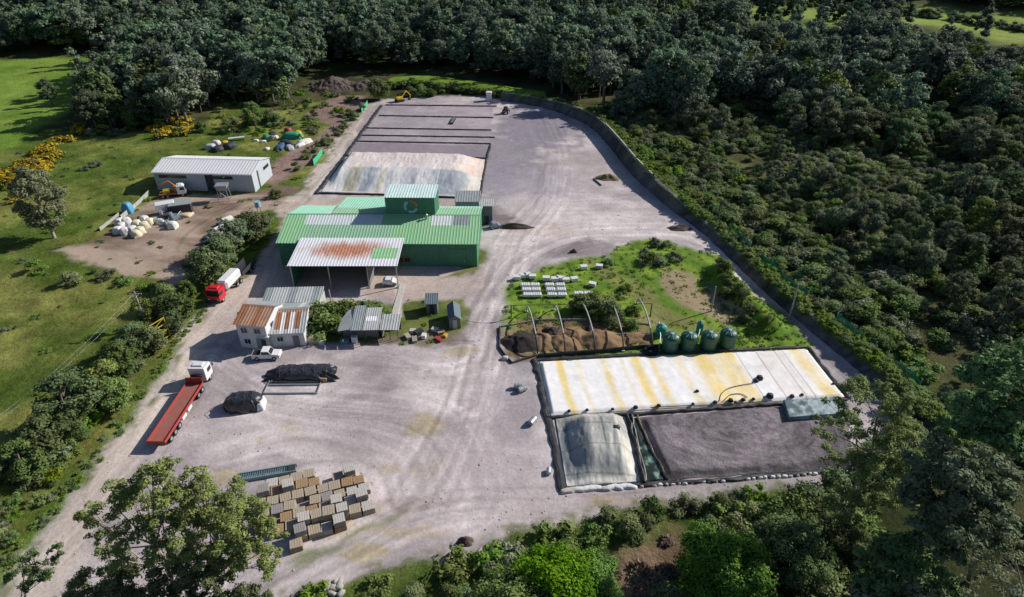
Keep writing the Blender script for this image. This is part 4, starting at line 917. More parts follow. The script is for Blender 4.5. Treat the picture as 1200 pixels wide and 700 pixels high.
MB().box((d.length/2, 0, .3), (d.length, 1.0, .5), top=(1, 1.2)).build('body', dark, e); MB().box((d.length/2, 0, .56), (d.length*.9, .8, .04)).build('lining', hut_r, e)
# dug heap on the right gravel
blob_at('soil_heap', 712, 209, (7, 4.5, 1.3), paint('olive_soil', (.20, .17, .09), .95, 0, .6, 1, (.10, .11, .04), 1), 'small olive soil heap alone on the upper right gravel', 'soil heap', 4, rough=.3)
e = empty('timber_pole', G(700, 214), 1.9, 'dark timber pole lying left of the olive soil heap', 'pole'); MB().cyl((-2.4, 0, .2), (2.4, 0, .2), .18, n=8).build('shaft', hut_w, e)
for k, (x, y, s, l) in enumerate(((604, 267, (10, 2, 1.1), 'long dark soil heap right of the little car'), (545, 635, (2.2, 1.6, .9), 'brown boulder like earth clod on the bottom gravel edge'), (797, 268, (6, 3, 1.0), 'green grey rubble heap at the corner of the lane'), (672, 296, (2, .8, 1), 'tiny dark post heap above the garden'))):
    blob_at('earth_heap', x, y, s, paint('dark_earth', (.09, .07, .06), .95, 0, .5, 1.5, (.16, .12, .09), 1), l, 'earth heap', 20+k, rough=.35)
# ------------------------------------------------------------------ chip bays, hoops, tanks, troughs
chip_m = paint('brown_compost', (.27, .175, .095), .95, 0, .6, .9, (.15, .09, .05), 1); chip_d = paint('black_compost', (.035, .028, .028), .95, 0, .4, 2, bmp=1)
for k, (x, y, s, mt, l) in enumerate(((614, 402, (6.5, 5.5, 1.6), chip_d, 'black compost heap at the left end of the hoop tunnel'), (636, 400, (4, 5, 1.4), chip_m, 'first brown compost heap right of the black one'), (646, 390, (2.6, 3, 1.2), chip_d, 'small black compost heap between the brown heaps'),
        (660, 402, (5, 5, 1.5), chip_m, 'second brown compost heap'), (690, 388, (3.4, 3, 1.3), chip_d, 'black compost heap under the third hoop'), (676, 394, (6, 5, 1.3), chip_m, 'broad brown compost heap under the third hoop'), (703, 399, (7, 6, 2.0), chip_m, 'tallest brown compost cone between the third and fourth hoops'), (742, 396, (6, 4, .8), chip_m, 'flat brown compost heap near the round tanks'))):
    p = G(x, y); o = link('compost_heap', heap('compost_heap', s[0]*1.3, s[1]*1.15, s[2]*.8, mt, 50+k, c=.22), loc=(p.x, p.y, 0)); tag(o, l, 'compost heap')
hoop_m = paint('bleached_pipe', (.42, .43, .40), .6, 0, .4, 2)
for k, (a, b_) in enumerate((((617, 366), (630, 416)), ((649, 364), (662, 415)), ((680, 362), (697, 413)), ((713, 361), (730, 412)), ((746, 357), (764, 410)))):
    A, B = G(*a), G(*b_); pts = []
    e = empty('tunnel_hoop', A, 0, '%s bleached hoop of the roofless tunnel counted from the left' % ('first', 'second', 'third', 'fourth', 'fifth')[k], 'hoop', 'hoops of the roofless tunnel')
    for i in range(15):
        t = i/14; q = A.lerp(B, .5-.5*math.cos(t*math.pi)); pts.append((q.x-A.x, q.y-A.y, 3.0*math.sin(t*math.pi)**.75))
    MB().tube(pts[:11], .13).build('pipe', hoop_m, e); MB().tube(pts[10:], .15).build('dark_pipe', dark, e)
    for q in (A, B): MB().box((q.x-A.x, q.y-A.y, .15), (.5, .5, .3)).build('footing', conc_l, e)
for k, (a, b_, h) in enumerate((((597, 372), (762, 370), 2.6), ((600, 398), (770, 392), .35), ((604, 411), (640, 403), .3))):
    A, B = G(*a), G(*b_); tag(MB().tube([(A.x, A.y, h), (B.x, B.y, h)], .05 if k == 0 else .1).build('cross_rail', dark if k != 1 else wood_b), ('long thin rail strung along the back of the hoops', 'grey timber rail between the compost heaps', 'short dark rail at the left bay')[k], 'rail')
for p_, l in (((599, 373), 'back left'), ((762, 371), 'back right')):
    A = G(*p_); e = empty('rail_post', A, 0, 'dark post carrying the %s end of the hoop rail' % l, 'post'); MB().cyl((0, 0, 0), (0, 0, 2.7), .1, n=8).build('shaft', dark, e)
strip('kerb_edge', [(586, 384), (585, 408), (592, 417), (600, 426), (628, 417)], .35, .4, dark, 'dark board edge around the left end of the compost bays', 'board edge', wob=.1)
strip('kerb_edge', [(630, 419), (700, 414), (762, 408), (800, 407)], .3, .8, black_l, 'low black board wall along the front of the compost bays', 'board edge', wob=.12, seed=3)
strip('kerb_edge', [(586, 384), (630, 376), (700, 375), (762, 382)], .3, .4, wood_b, 'grey board along the back of the compost bays', 'board edge', wob=.12, seed=5)
blob_at('rubble_bag', 592, 421, (1.2, .9, .6), conc_l, 'pale rubble bag at the left corner of the compost bays', 'bag', 8)
def tank(px, py, r, h, mat, label):
    p = G(px, py); e = empty('water_tank', p, 0, label, 'tank', 'round tanks above the white cover'); prof = [(r*.98, 0)]
    for i in range(9): z = h*i/8; prof += [(r, z+.02), (r*1.02, z+h/20), (r, z+h/10)]
    prof = [q for q in prof if q[1] <= h]+[(r*1.0, h), (r*.85, h+.28), (r*.45, h+.5), (r*.25, h+.55)]
    MB().lathe((0, 0, 0), prof, 28).build('shell', mat, e)
    lm = paint('pale_tank_lid', (.26, .42, .38), .5, 0, .3, 3); MB().lathe((0, 0, h+.5), [(r*.26, 0), (r*.26, .14), (r*.22, .2), (0, .22)], 16).build('lid', lm, e)
    for k in range(8): a = k*math.pi/4; MB().tube([(r*.3*math.cos(a), r*.3*math.sin(a), h+.55), (r*.85*math.cos(a), r*.85*math.sin(a), h+.31)], .05).build('rib', lm, e)
for k, (x, y) in enumerate(((784.5, 410), (805.5, 409), (829, 408), (851, 405.5))): tank(x, y, 1.38, 2.7, tankg, 'dark green ribbed tank, %s from the left in the front row' % ('first', 'second', 'third', 'fourth')[k])
tank(774, 393, .95, 1.7, teal, 'small bright teal tank behind the left end of the green row'); tank(819, 391, .6, 2.0, teal, 'slim teal tank standing between the second and third green tanks')
for k, (pts, l) in enumerate(((((771, 388), (773, 400), (772, 411)), 'left'), (((820, 388), (818, 397), (815, 404)), 'middle'))):
    tag(MB().tube([(q.x, q.y, 1.9-.7*i) for i, q in enumerate([G(*a) for a in pts])], .09).build('pipe', steel), 'bleached pipe running down beside the %s tank' % l, 'pipe')
p = G(762, 413); e = empty('tyre_ring', p, 0, 'big black round tyre lying left of the green tanks', 'tyre'); MB().lathe((0, 0, 0), [(.55, 0), (1.0, 0), (1.25, .15), (1.25, .45), (1.0, .6), (.55, .6), (.5, .3), (.55, 0)], 24).build('rubber', rubber, e); MB().lathe((0, 0, 0), [(.3, .1), (.35, .2), (0, .25)], 12).build('cap', white_m, e)
# white troughs in rows
grp = 'white troughs in rows on the green patch'; first = None; n = 0
rows = (('back', 337), ('middle', 342.5), ('front', 348.5))
for ci, (x0_, x1_) in enumerate(((609.5, 632.5), (637.5, 662.5))):
    for ri, (nm, y) in enumerate(rows):
        A = G(x0_+ri*1.6, y); B = G(x1_+ri*1.0, y); Ln = (B-A).length
        for k in range(2):
            l = '%s white trough of the %s row in the %s column' % (('left', 'right')[k], nm, ('left', 'right')[ci])
            if first is None:
                e = first = empty('white_trough', (0, 0, 0)); h = .5; m = MB(); m.box((0, 0, .32), (Ln/2-.15, 1.0, .5), bev=.06); m.build('body', whitebright, e)
                m = MB()
                for q in range(4): m.box((-Ln/4+.35+q*(Ln/2-.7)/3, 0, .6), (.12, 1.0, .06))
                m.build('rib', white_m, e)
                for s in (-1, 1): MB().box((s*(Ln/4-.3), 0, .05), (.12, .9, .1)).build('foot', dark, e)
            else: e = copy_tree(first)
            q = A.lerp(B, .25+.5*k); place(e, (q.x, q.y, hz(q.x, q.y)+.25), (B-A).to_2d().angle_signed(Vector((1, 0))), l, 'trough', grp)
for k, x in enumerate((677.5, 689)):
    e = copy_tree(first); q = G(x, 347); place(e, (q.x, q.y, .25), 0, '%s white trough of the single row on the right' % ('left', 'right')[k], 'trough', grp)
rs = random.Random(11)
for k, (x, y) in enumerate(((606, 328), (612, 326), (618, 325), (624, 327), (640, 329), (650, 330), (656, 329), (663, 331), (684, 316), (673, 330), (694, 336), (702, 315))):
    q = G(x, y); e = empty('white_box', (q.x, q.y, .15), rs.uniform(-.5, .5), 'small scattered white box behind the rows of troughs' if k < 8 else ('white box standing alone in the upper garden', 'white box near the garden bushes', 'pale box right of the troughs', 'beige box by the garden path')[k-8], 'box', 'scattered white boxes' if k < 8 else None)
    MB().box((0, 0, .35), (1.3, .9, .7), bev=.06).build('body', whitebright if k < 10 else conc_l, e); MB().box((0, 0, .73), (1.4, 1.0, .08)).build('lid', white_m, e)

# ------------------------------------------------------------------ lot clutter
bagm = paint('white_bulk_bag', (.72, .71, .68), .8, 0, .4, 2, (.5, .46, .4)); bagy = paint('cream_bulk_bag', (.70, .66, .48), .8, 0, .3, 2)
bl = ['white bulk bag in the pile at the left of the dirt lot', 'cream bulk bag in the pile at the left of the dirt lot']
for k, (x, y, c) in enumerate(((139, 273, 0), (144, 268, 0), (147, 274, 0), (152, 266, 0), (156, 272, 0), (161, 265, 1), (165, 273, 1), (170, 267, 1), (176, 263, 1), (170, 260, 0), (149, 262, 0), (141, 263, 0), (160, 277, 1))):
    blob_at('bulk_bag', x, y, (2.0, 1.8, 1.5), (bagm, bagy)[c], bl[c], 'bulk bag', 100+k, k, group='bulk bags piled on the dirt lot', rough=.3, box=.4)
for k, (x, y, s, mt, l) in enumerate(((184, 260, (2.8, 1.8, 1.3), bagm, 'white bag between the bag pile and the scrap machines'), (190, 262, (2, 1.6, 1.2), bagm, 'white bag touching the dark scrap'), (203, 267, (2.2, 2, 1.6), bagm, 'rounded white bag at the front of the scrap machines'), (151, 249, (2.4, 2.2, 2.6), paint('blue_tarp', (.10, .35, .55), .5), 'blue and white tarp bundle by the fence left of the lot'), (214, 252, (5, 3, .8), paint('cream_pallets', (.62, .52, .36), .8), 'cream pile of boards right of the dark crate'))):
    blob_at('tarp_bundle', x, y, s, mt, l, 'bundle', 130+k, rough=.2)
def machine(px, py, label, body, s=1., rz=0):
    e = empty('scrap_machine', G(px, py), rz, label, 'machine'); MB().box((0, 0, 1.0*s), (2.6*s, 1.8*s, 1.2*s), bev=.15).build('housing', body, e)
    MB().cyl((-.6*s, 0, 1.6*s), (-.6*s, 0, 2.5*s), .35*s, n=12).build('chimney', steel, e); MB().tube([(.2*s, -.8*s, 1.5*s), (1.6*s, -1.0*s, 2.2*s), (2.2*s, -1.0*s, .6*s)], .1*s).build('duct', steel, e)
    for sx in (-1, 1):
        for sy in (-1, 1): MB().box((sx*1.1*s, sy*.7*s, .2*s), (.2, .2, .4*s)).build('leg', dark, e)
machine(195, 258, 'dark scrap machine heap left of the black box', dark, 1.0, .4); machine(205, 259, 'dark blue scrap machine in the middle of the lot', hut_r, .9, 1.2); machine(197, 264, 'low grey scrap machine at the lower edge of the scrap', pale_r, .6, 2.2)
e = empty('steel_container', G(213, 250), .35, 'dark open steel container with grey lid beside the scrap machines', 'container')
MB().box((0, 0, 1.3), (5.0, 3.2, 2.5), bev=.04).build('body', dark, e); MB().box((.2, .2, 2.64), (5.0, 3.3, .1)).build('lid', grey_r, e)
e = empty('white_box_trailer', G(196, 250), .5, 'bright white box trailer tilted behind the scrap machines', 'trailer'); MB().box((0, 0, 1.9), (4.2, 2.2, 1.8), bev=.1).build('body', whitebright, e)
for s in (-1, 1): wheel(e, 0, s*.9, .4)
rs = random.Random(4)
for k, (x, y) in enumerate(((269, 262), (264, 267), (260, 273), (256, 278), (251, 283), (247, 289))):
    e = empty('steel_cylinder', G(x-2, y), R(58), '%s cylinder in the slanting row beside the round hedge, counted from the top' % ('first', 'second', 'third', 'fourth', 'fifth', 'sixth')[k], 'cylinder', 'cylinders lying beside the hedge')
    mt = (bagm, dark, whitebright, pale_r, hut_r, dark)[k]; MB().cyl((-1.2, 0, .85), (1.2, 0, .85), .8, n=18).build('drum', mt, e)
    for s in (-1, 1): MB().lathe((0, 0, 0), [(0.8, 0), (.5, .22), (0, .3)], 14).build('end_cap', mt, e).matrix_local = __import__('mathutils').Matrix.Translation((s*1.2, 0, .85)) @ __import__('mathutils').Matrix.Rotation(s*math.pi/2, 4, 'Y')
# colourful scrap on the grass behind the warehouse
cm = {'white': bagm, 'blue': paint('navy_tarp', (.05, .10, .22), .6), 'green': paint('green_tarp', (.04, .35, .20), .6), 'red': redp, 'yellow': yellow, 'dark': dark, 'grey': pale_r}
for k, (x, y, c, s) in enumerate(((300, 166, 'white', (1.6, 1.2, .8)), (309, 167, 'white', (1.8, 1.2, .7)), (318, 163, 'white', (2, 1.5, 1)), (313, 175, 'white', (1.6, 1.2, .6)), (323, 162, 'white', (2, 1.6, .9)), (320, 160, 'dark', (5, 2.5, 1.4)), (313, 162, 'green', (3, 2, 1.2)), (338, 155, 'red', (2.2, 2, 1.5)), (343, 162, 'green', (6, 3, 2.0)), (350, 161, 'yellow', (2.4, 2.4, 2.2)), (357, 168, 'white', (5, 2, 1.3)), (352, 171, 'white', (4, 1.6, .9)), (329, 173, 'blue', (6, 2, 1)), (340, 174, 'grey', (5, 2, .8)), (336, 168, 'dark', (5, 2.4, .9)), (254, 169, 'white', (2.5, 2, 1.2)), (247, 174, 'grey', (3, 2.5, 1.4)), (264, 170, 'yellow', (2, 2, 1.3)), (270, 173, 'dark', (4, 3, 1.6)), (256, 176, 'dark', (4, 3, 1.3)))):
    l = {'white': 'white sheet bundle', 'blue': 'navy tarp heap', 'green': 'green tarp heap', 'red': 'red plastic bundle', 'yellow': 'yellow round bundle', 'dark': 'dark scrap heap', 'grey': 'grey sheet heap'}[c]+(' on the grass right of the scrap yard' if x > 340 else ' in the grass behind the warehouse' if x > 290 else ' close behind the warehouse wall')
    blob_at('scrap_bundle', x, y, s, cm[c], l, 'scrap', 200+k, k*.4, group='scrap scattered behind the warehouse', rough=.3)
e, W = bframe('flat_bench', (268, 166), (287, 164), 'pale flat bench standing on grass behind the warehouse', 'bench'); MB().box((W/2, .6, .8), (W, 1.2, .1)).build('top', trans_r, e)
for x in (.1, W-.1): MB().box((x, .6, .38), (.1, 1.0, .75)).build('leg', steel, e)
# items by the office
blob_at('tarp_bundle', 371, 400, (3.2, 1.8, 1.2), paint('beige_tarp', (.58, .48, .34), .8), 'beige tarp covered heap right of the storehouse', 'covered heap', 61); blob_at('tarp_bundle', 377, 403, (1, .9, .8), bagm, 'small white sack beside the beige covered heap', 'sack', 62)
for k, (x, y, mt, s) in enumerate(((484, 390, conc_l, (1, .8, .6)), (491, 392, dark, (1.4, 1, .8)), (497, 396, white_m, (.9, .7, .7)), (478, 396, wood_a, (1.5, .8, .5)), (510, 388, conc_l, (1.2, .8, .5)), (517, 391, wood_c, (1.2, 1, .5)), (522, 395, yellow, (.7, .6, .5)), (486, 399, wood_b, (1.6, .8, .4)), (514, 399, redp, (1.5, .7, .4)), (404, 402, blue_g, (1.4, 1.0, .6)))):
    e = empty('yard_box', G(x, y), k*.7, '%s low box among the clutter right of the lean-to' % ('pale', 'black', 'white', 'pale timber', 'concrete', 'brown', 'yellow', 'grey timber', 'red', 'blue')[k] if k < 9 else 'blue grey chest before the workshop', 'box')
    MB().box((0, 0, s[2]/2), s, bev=.04).build('body', mt, e); MB().box((0, 0, s[2]+.03), (s[0]*1.05, s[1]*1.05, .06)).build('lid', mt, e)
# bark mound with hollow, behind
bark = paint('grey_brown_bark', (.13, .10, .085), .95, 0, .6, .5, (.06, .045, .04), 1.2)
p = G(388, 107); me = heap('bark_mound', 26, 16, 4.2, bark, 77, 80, 1.4); tag(link('bark_mound', me, loc=(p.x, p.y+5, p.z-.2)), 'big grey brown bark mound at the forest edge above the track', 'mound')
p = G(425, 108); tag(link('bark_mound', heap('bark_mound', 17, 12, 3.4, bark, 78, 60, 1.2), loc=(p.x, p.y+6, p.z-.2)), 'smaller dark bark mound right of the big one', 'mound')

# ------------------------------------------------------------------ bank around the gravel
slate = paint('slate_liner_bank', (.145, .15, .165), .85, 0, .5, .5, (.09, .10, .08), .8); bankm = attr_mat('bank_vegetation', .95, 1.4, .4, .9, .05, bd=.3)
top_px = [(588, 108), (640, 116), (676, 126), (700, 138), (722, 160), (748, 190), (790, 229), (832, 265), (872, 301), (914, 339), (968, 383), (1016, 421), (1058, 458), (1100, 498), (1150, 548)]
BH = 2.4; tp = smooth_path([Gz(*q, 3.5 if 120 < q[1] < 220 else (2.8 if q[1] < 240 else 1.7)) for q in top_px], 10); n_ = len(tp)
V = []; CL = []; cs = [(-1.5, -BH-.05), (-1.1, -BH*.6), (-.4, -.25), (0, 0), (.8, .12), (1.8, .0), (3.4, -1.1), (6.2, -BH-.4)]
for i, p in enumerate(tp):
    d = (tp[min(i+1, n_-1)]-tp[max(i-1, 0)]); d.z = 0; d.normalize(); nn = Vector((-d.y, d.x, 0)); nn = nn if nn.x*1+nn.y*.6 > 0 else -nn
    for k, (o_, z) in enumerate(cs):
        q = p+nn*(o_+random.uniform(-.15, .15)); base = 0 if k < 6 else hz(q.x, q.y)
        BK = p.z; z = z*BK/BH if z < -.5 else z; V.append((q.x, q.y, BK+z+(base if k > 6 else 0)+random.uniform(-.08, .08)*(k > 0)))
        g = random.uniform(.55, 1.3)*(.6+.8*vn(np.array([i*1.]), np.array([k*1.]), 4, 3)[0]); CL.append([(.11*g, .115*g, .13*g)]*2+[(.10*g, .12*g, .07*g)]+[(.30*g, .29*g, .27*g)]+[(.085*g, .13*g, .02*g)]*2+[(.07*g, .09*g, .03*g)]*2); CL[-1] = CL[-1][k]
CL = np.array(CL).reshape(-1, 3); K = len(cs)
F = [(i*K+k, i*K+k+1, (i+1)*K+k+1, (i+1)*K+k) for i in range(n_-1) for k in range(K-1)]
o = link('earth_bank', mesh_np('earth_bank', V, F, [bankm], smooth=False, attrs={'Col': ('FLOAT_COLOR', CL)})); o['kind'] = 'structure'
# pale coping on the upper bank
cp_ = [tp[i]+Vector((.3, .1, .1)) for i in range(34, 56)]
tag(MB().tube(cp_, .22, 4).build('bank_coping', conc_l), 'pale concrete coping along the crest of the dark bank', 'coping')
# green bank at the far side of the beds
gp_px = [(455, 96), (490, 94), (530, 98), (570, 103), (605, 109), (640, 114)]; gq = smooth_path([Gz(*q, 2.2) for q in gp_px], 8); V = []; CL = []
cs2 = [(-3.5, -2.3), (-2.2, -1.2), (-.8, -.1), (0, 0), (4, .1), (9, -.4), (14, -2.4)]
for i, p in enumerate(gq):
    for k, (o_, z) in enumerate(cs2):
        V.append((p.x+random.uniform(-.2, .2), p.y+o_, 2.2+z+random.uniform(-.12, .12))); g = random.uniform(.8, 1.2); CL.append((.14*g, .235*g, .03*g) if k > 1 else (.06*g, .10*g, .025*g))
K = len(cs2); F = [(i*K+k, (i+1)*K+k, (i+1)*K+k+1, i*K+k+1) for i in range(len(gq)-1) for k in range(K-1)]
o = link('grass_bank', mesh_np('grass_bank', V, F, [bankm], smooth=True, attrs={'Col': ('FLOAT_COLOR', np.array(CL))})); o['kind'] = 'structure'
# net fences
netm, nt, b, o_ = new_mat('green_windbreak_net'); b.inputs['Base Color'].default_value = (.02, .34, .20, 1); b.inputs['Roughness'].default_value = .7
tr = nt.nodes.new('ShaderNodeBsdfTransparent'); mx = nt.nodes.new('ShaderNodeMixShader'); nzf = noise(nt, 14, 2)
nt.links.new(ramp(nt, nzf, .35, .6, .6, .97), mx.inputs[0]); nt.links.new(tr.outputs[0], mx.inputs[1]); nt.links.new(b.outputs[0], mx.inputs[2]); nt.links.new(mx.outputs[0], o_.inputs[0])
def fence(pts, h, label, step=3, name='net_fence', bright=None):
    root = empty(name, pts[0], 0, label, 'fence'); o0 = pts[0]; P = []
    for a, b_ in zip(pts[:-1], pts[1:]):
        n = max(1, int((b_-a).length/step)); P += [a.lerp(b_, k/n) for k in range(n)]
    P.append(pts[-1]); vs = []; fs = []
    for i, p in enumerate(P):
        q = p-o0; sag = random.uniform(-.7, .2) if name == 'net_fence' and h > 1.9 else random.uniform(-.25, .15)
        vs += [(q.x, q.y, q.z+.05), (q.x, q.y, q.z+h+sag)]
        MB().cyl((q.x, q.y, q.z-.2), (q.x, q.y, q.z+h+.15), .06, n=6).build('post', hoop_m, root)
    for i in range(len(P)-1):
        if h < 1.9 or random.random() > .16: fs.append((2*i, 2*i+2, 2*i+3, 2*i+1))
    MB().add(vs, fs).build('net', bright or netm, root)
fence([tp[i]+Vector((2.9, .9, -.6)) for i in range(66, 122, 3)], 2.0, 'long sagging dark green net fence along the crest of the right bank')
netb = paint('bright_green_net', (.04, .50, .24), .7, 0, .2, 2)
fence([G(368, 194), G(373, 188), G(378, 180)], 1.8, 'short bright green net screen beside the upper left track', bright=netb); fence([G(424, 132), G(431, 123)], 1.6, 'short bright green net screen at the top of the track', bright=netb)
A, B = G(143, 258), G(176, 228); fence([A, A.lerp(B, .5), B], 1.2, 'broken pale rail fence along the left of the dirt lot', 4, 'rail_fence', hoop_m)
A, B = G(118, 271), G(141, 252); fence([A, B], .9, 'low pale rail at the left tip of the dirt lot', 4, 'rail_fence', hoop_m)

# ------------------------------------------------------------------ poles, wires, yellow frame
def pole(px, py, h, label, arm=True, rz=0):
    p = G(px, py); e = empty('utility_pole', p, rz, label, 'pole'); MB().cyl((0, 0, -.2), (0, 0, h), .15, .10, n=10).build('shaft', hoop_m, e)
    if arm:
        c = MB().box((0, 0, h-.5), (2.2, .12, .14)).build('crossarm', hoop_m, e)
        for x in (-1, -.4, .4, 1): MB().cyl((x, 0, h-.43), (x, 0, h-.2), .05, n=6).build('insulator', glass, c)
    return p+Vector((0, 0, h-.3))
t1 = pole(173, 384, 7.5, 'slim pale utility pole beside the roadside bushes'); t3 = pole(-30, 585, 8, 'utility pole at the left edge of the meadow')
t2 = pole(392, 376, 6.5, 'thin pole in the bushes behind the workshop', False); t4 = pole(833, 366, 5.5, 'thin pole at the tip of the shaded bare patch', False); t6 = pole(925, 372, 7, 'bare leaning pole on the right bank by the net fence', False)
rs = random.Random(2)
for k, (a, b_, l) in enumerate(((t1, t3, 'left'), (t1+Vector((.9, .3, 0)), t3+Vector((.9, .3, 0)), 'right'))):
    pts = [a.lerp(b_, t/12)-Vector((0, 0, 1.2*math.sin(math.pi*t/12))) for t in range(13)]
    tag(MB().tube(pts, .012, 4).build('power_line', steel), '%s of two thin wires crossing the meadow' % l, 'wire')
A, B = G(588, 393)+Vector((0, 0, 3)), G(545, 392)+Vector((0, 0, 3)); tag(MB().tube([A.lerp(B, t/8)-Vector((0, 0, .5*math.sin(math.pi*t/8))) for t in range(9)], .03, 4).build('cable', dark), 'dark cable hanging across the gravel to the compost bays', 'cable')
p = G(193, 403); e = empty('yellow_gantry', p, 1.15, 'tall narrow yellow lattice frame at the roadside', 'gantry')
for s in (-1, 1): MB().tube([(s*1.5, 0, 0), (s*1.3, 0, 4.6)], .09).build('leg', yellow, e)
m = MB()
for z in (.9, 2.2, 3.4, 4.55): m.tube([(-1.45, 0, z), (1.45, 0, z)], .07)
m.tube([(-1.4, 0, .9), (1.4, 0, 2.2)], .05).tube([(1.4, 0, 2.2), (-1.35, 0, 3.4)], .05).tube([(-1.35, 0, 3.4), (1.3, 0, 4.5)], .05); m.build('cross_bar', yellow, e)
for s in (-1, 1): MB().tube([(s*1.4, 0, 2.6), (s*1.3, 1.6, 0)], .06).build('stay', yellow, e)
# ------------------------------------------------------------------ vegetation
bark_m = paint('grey_bark', (.20, .17, .14), .9, 0, .5, 2, bmp=.6); bark_p = paint('pale_bark', (.40, .36, .30), .85, 0, .5, 2, (.22, .18, .14), .4)
lf_forest = leaf_mat('dull_forest_leaves', (.055, .10, .045), (.215, .305, .115)); lf_mid = leaf_mat('olive_leaves', (.065, .11, .034), (.25, .33, .095))
lf_gum = leaf_mat('gum_leaves', (.095, .13, .038), (.33, .39, .15), rnd=.15); lf_bright = leaf_mat('lime_leaves', (.035, .09, .008), (.22, .37, .03), rnd=.08)
lf_shrub = leaf_mat('shrub_leaves', (.055, .10, .028), (.22, .30, .085)); lf_gorse = leaf_mat('gorse_leaves', (.06, .09, .03), (.20, .22, .06), (.52, .36, .015), rnd=.3)
lf_weed = leaf_mat('weed_leaves', (.09, .165, .02), (.23, .34, .06), rnd=.12); lf_dry = leaf_mat('dry_stems', (.13, .09, .06), (.27, .20, .14), rnd=.2); lf_grey = leaf_mat('greyish_leaves', (.072, .10, .055), (.265, .31, .16), rnd=.25)

def icos(sub=1):
    t = (1+5**.5)/2; v = [(-1, t, 0), (1, t, 0), (-1, -t, 0), (1, -t, 0), (0, -1, t), (0, 1, t), (0, -1, -t), (0, 1, -t), (t, 0, -1), (t, 0, 1), (-t, 0, -1), (-t, 0, 1)]
    v = np.array(v)/math.hypot(1, t)
    f = [(0, 11, 5), (0, 5, 1), (0, 1, 7), (0, 7, 10), (0, 10, 11), (1, 5, 9), (5, 11, 4), (11, 10, 2), (10, 7, 6), (7, 1, 8), (3, 9, 4), (3, 4, 2), (3, 2, 6), (3, 6, 8), (3, 8, 9), (4, 9, 5), (2, 4, 11), (6, 2, 10), (8, 6, 7), (9, 8, 1)]
    return v, np.array(f)
ICV, ICF = icos()
def crown_np(seed, clumps, per, leaf, up=.35, core=.62, flower=0, jit=.28, mat=None, elong=1.5, squash=.8, droop=0):
    """clumps: list of (x,y,z,r). Leaf-sized quads spread over and inside every clump, over a small dark core"""
    g = np.random.default_rng(seed); P = []; NN = []; T = []; FL = []; CV = []; CF = []; CT = []
    for (x, y, z, r) in clumps:
        n = max(6, int(per*(r*r)))
        d = g.normal(size=(n, 3)); d /= np.linalg.norm(d, axis=1)[:, None]; d[:, 2] = np.where(d[:, 2] < -.35, -d[:, 2], d[:, 2])
        rad = r*(1-jit*g.random(n)**1.5+.16*g.random(n)**3); lump = 1+.22*np.sin(d[:, 0]*5+seed+x)*np.sin(d[:, 1]*5+y)+.12*np.sin(d[:, 2]*9+x*2)
        p = d*(rad*lump)[:, None]*np.array([1, 1, squash]); p[:, 2] -= droop*g.random(n); p += (x, y, z)
        nn = d*1.0+g.normal(size=(n, 3))*.38+np.array([0, 0, up]); nn /= np.linalg.norm(nn, axis=1)[:, None]
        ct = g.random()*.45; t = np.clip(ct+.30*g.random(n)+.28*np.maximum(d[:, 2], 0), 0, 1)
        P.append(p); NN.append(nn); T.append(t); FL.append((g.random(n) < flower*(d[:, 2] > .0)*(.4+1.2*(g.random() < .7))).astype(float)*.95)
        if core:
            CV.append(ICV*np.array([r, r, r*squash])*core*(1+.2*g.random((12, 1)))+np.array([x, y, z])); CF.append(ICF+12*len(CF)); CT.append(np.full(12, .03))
    P = np.vstack(P); NN = np.vstack(NN); T = np.concatenate(T); FL = np.concatenate(FL); n = len(P)
    a = g.normal(size=(n, 3)); u = np.cross(NN, a); u /= np.linalg.norm(u, axis=1)[:, None]; w = np.cross(NN, u)
    s = leaf*(.6+.8*g.random(n))[:, None]; el = elong
    q = np.stack([P-u*s*el*.5, P-w*s*.5-NN*s*.1, P+u*s*el*.5, P+w*s*.5+NN*s*.08], 1).reshape(-1, 3)
    f = np.arange(4*n).reshape(n, 4); t4 = np.repeat(T, 4); fl4 = np.repeat(FL, 4)
    return q, f, t4, fl4, CV, CF, CT
def crown(name, seed, clumps, per, leaf, mat, **k):
    q, f, t, fl, CV, CF, CT = crown_np(seed, clumps, per, leaf, **k)
    if CV:
        cv = np.vstack(CV); cf = np.vstack(CF)+len(q); cf4 = np.column_stack([cf, cf[:, 2]])
        # tri cores as degenerate-free quads: split the third edge
        me = bpy.data.meshes.new(name); V = np.vstack([q, cv]).astype(np.float32)
        me.vertices.add(len(V)); me.vertices.foreach_set('co', V.ravel()); li = np.concatenate([f.ravel(), cf.ravel()]).astype(np.int32)
        me.loops.add(len(li)); me.loops.foreach_set('vertex_index', li)
        ls = np.concatenate([np.arange(len(f))*4, len(f)*4+np.arange(len(cf))*3]).astype(np.int32); me.polygons.add(len(ls)); me.polygons.foreach_set('loop_start', ls)
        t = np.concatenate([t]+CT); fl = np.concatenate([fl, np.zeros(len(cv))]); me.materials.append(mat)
        for an, d in (('tone', t), ('flower', fl)): at = me.attributes.new(an, 'FLOAT', 'POINT'); at.data.foreach_set('value', d.astype(np.float32))
        me.update(calc_edges=True); return me
    return mesh_np(name, q, f, [mat], attrs={'tone': ('FLOAT', t), 'flower': ('FLOAT', fl)})
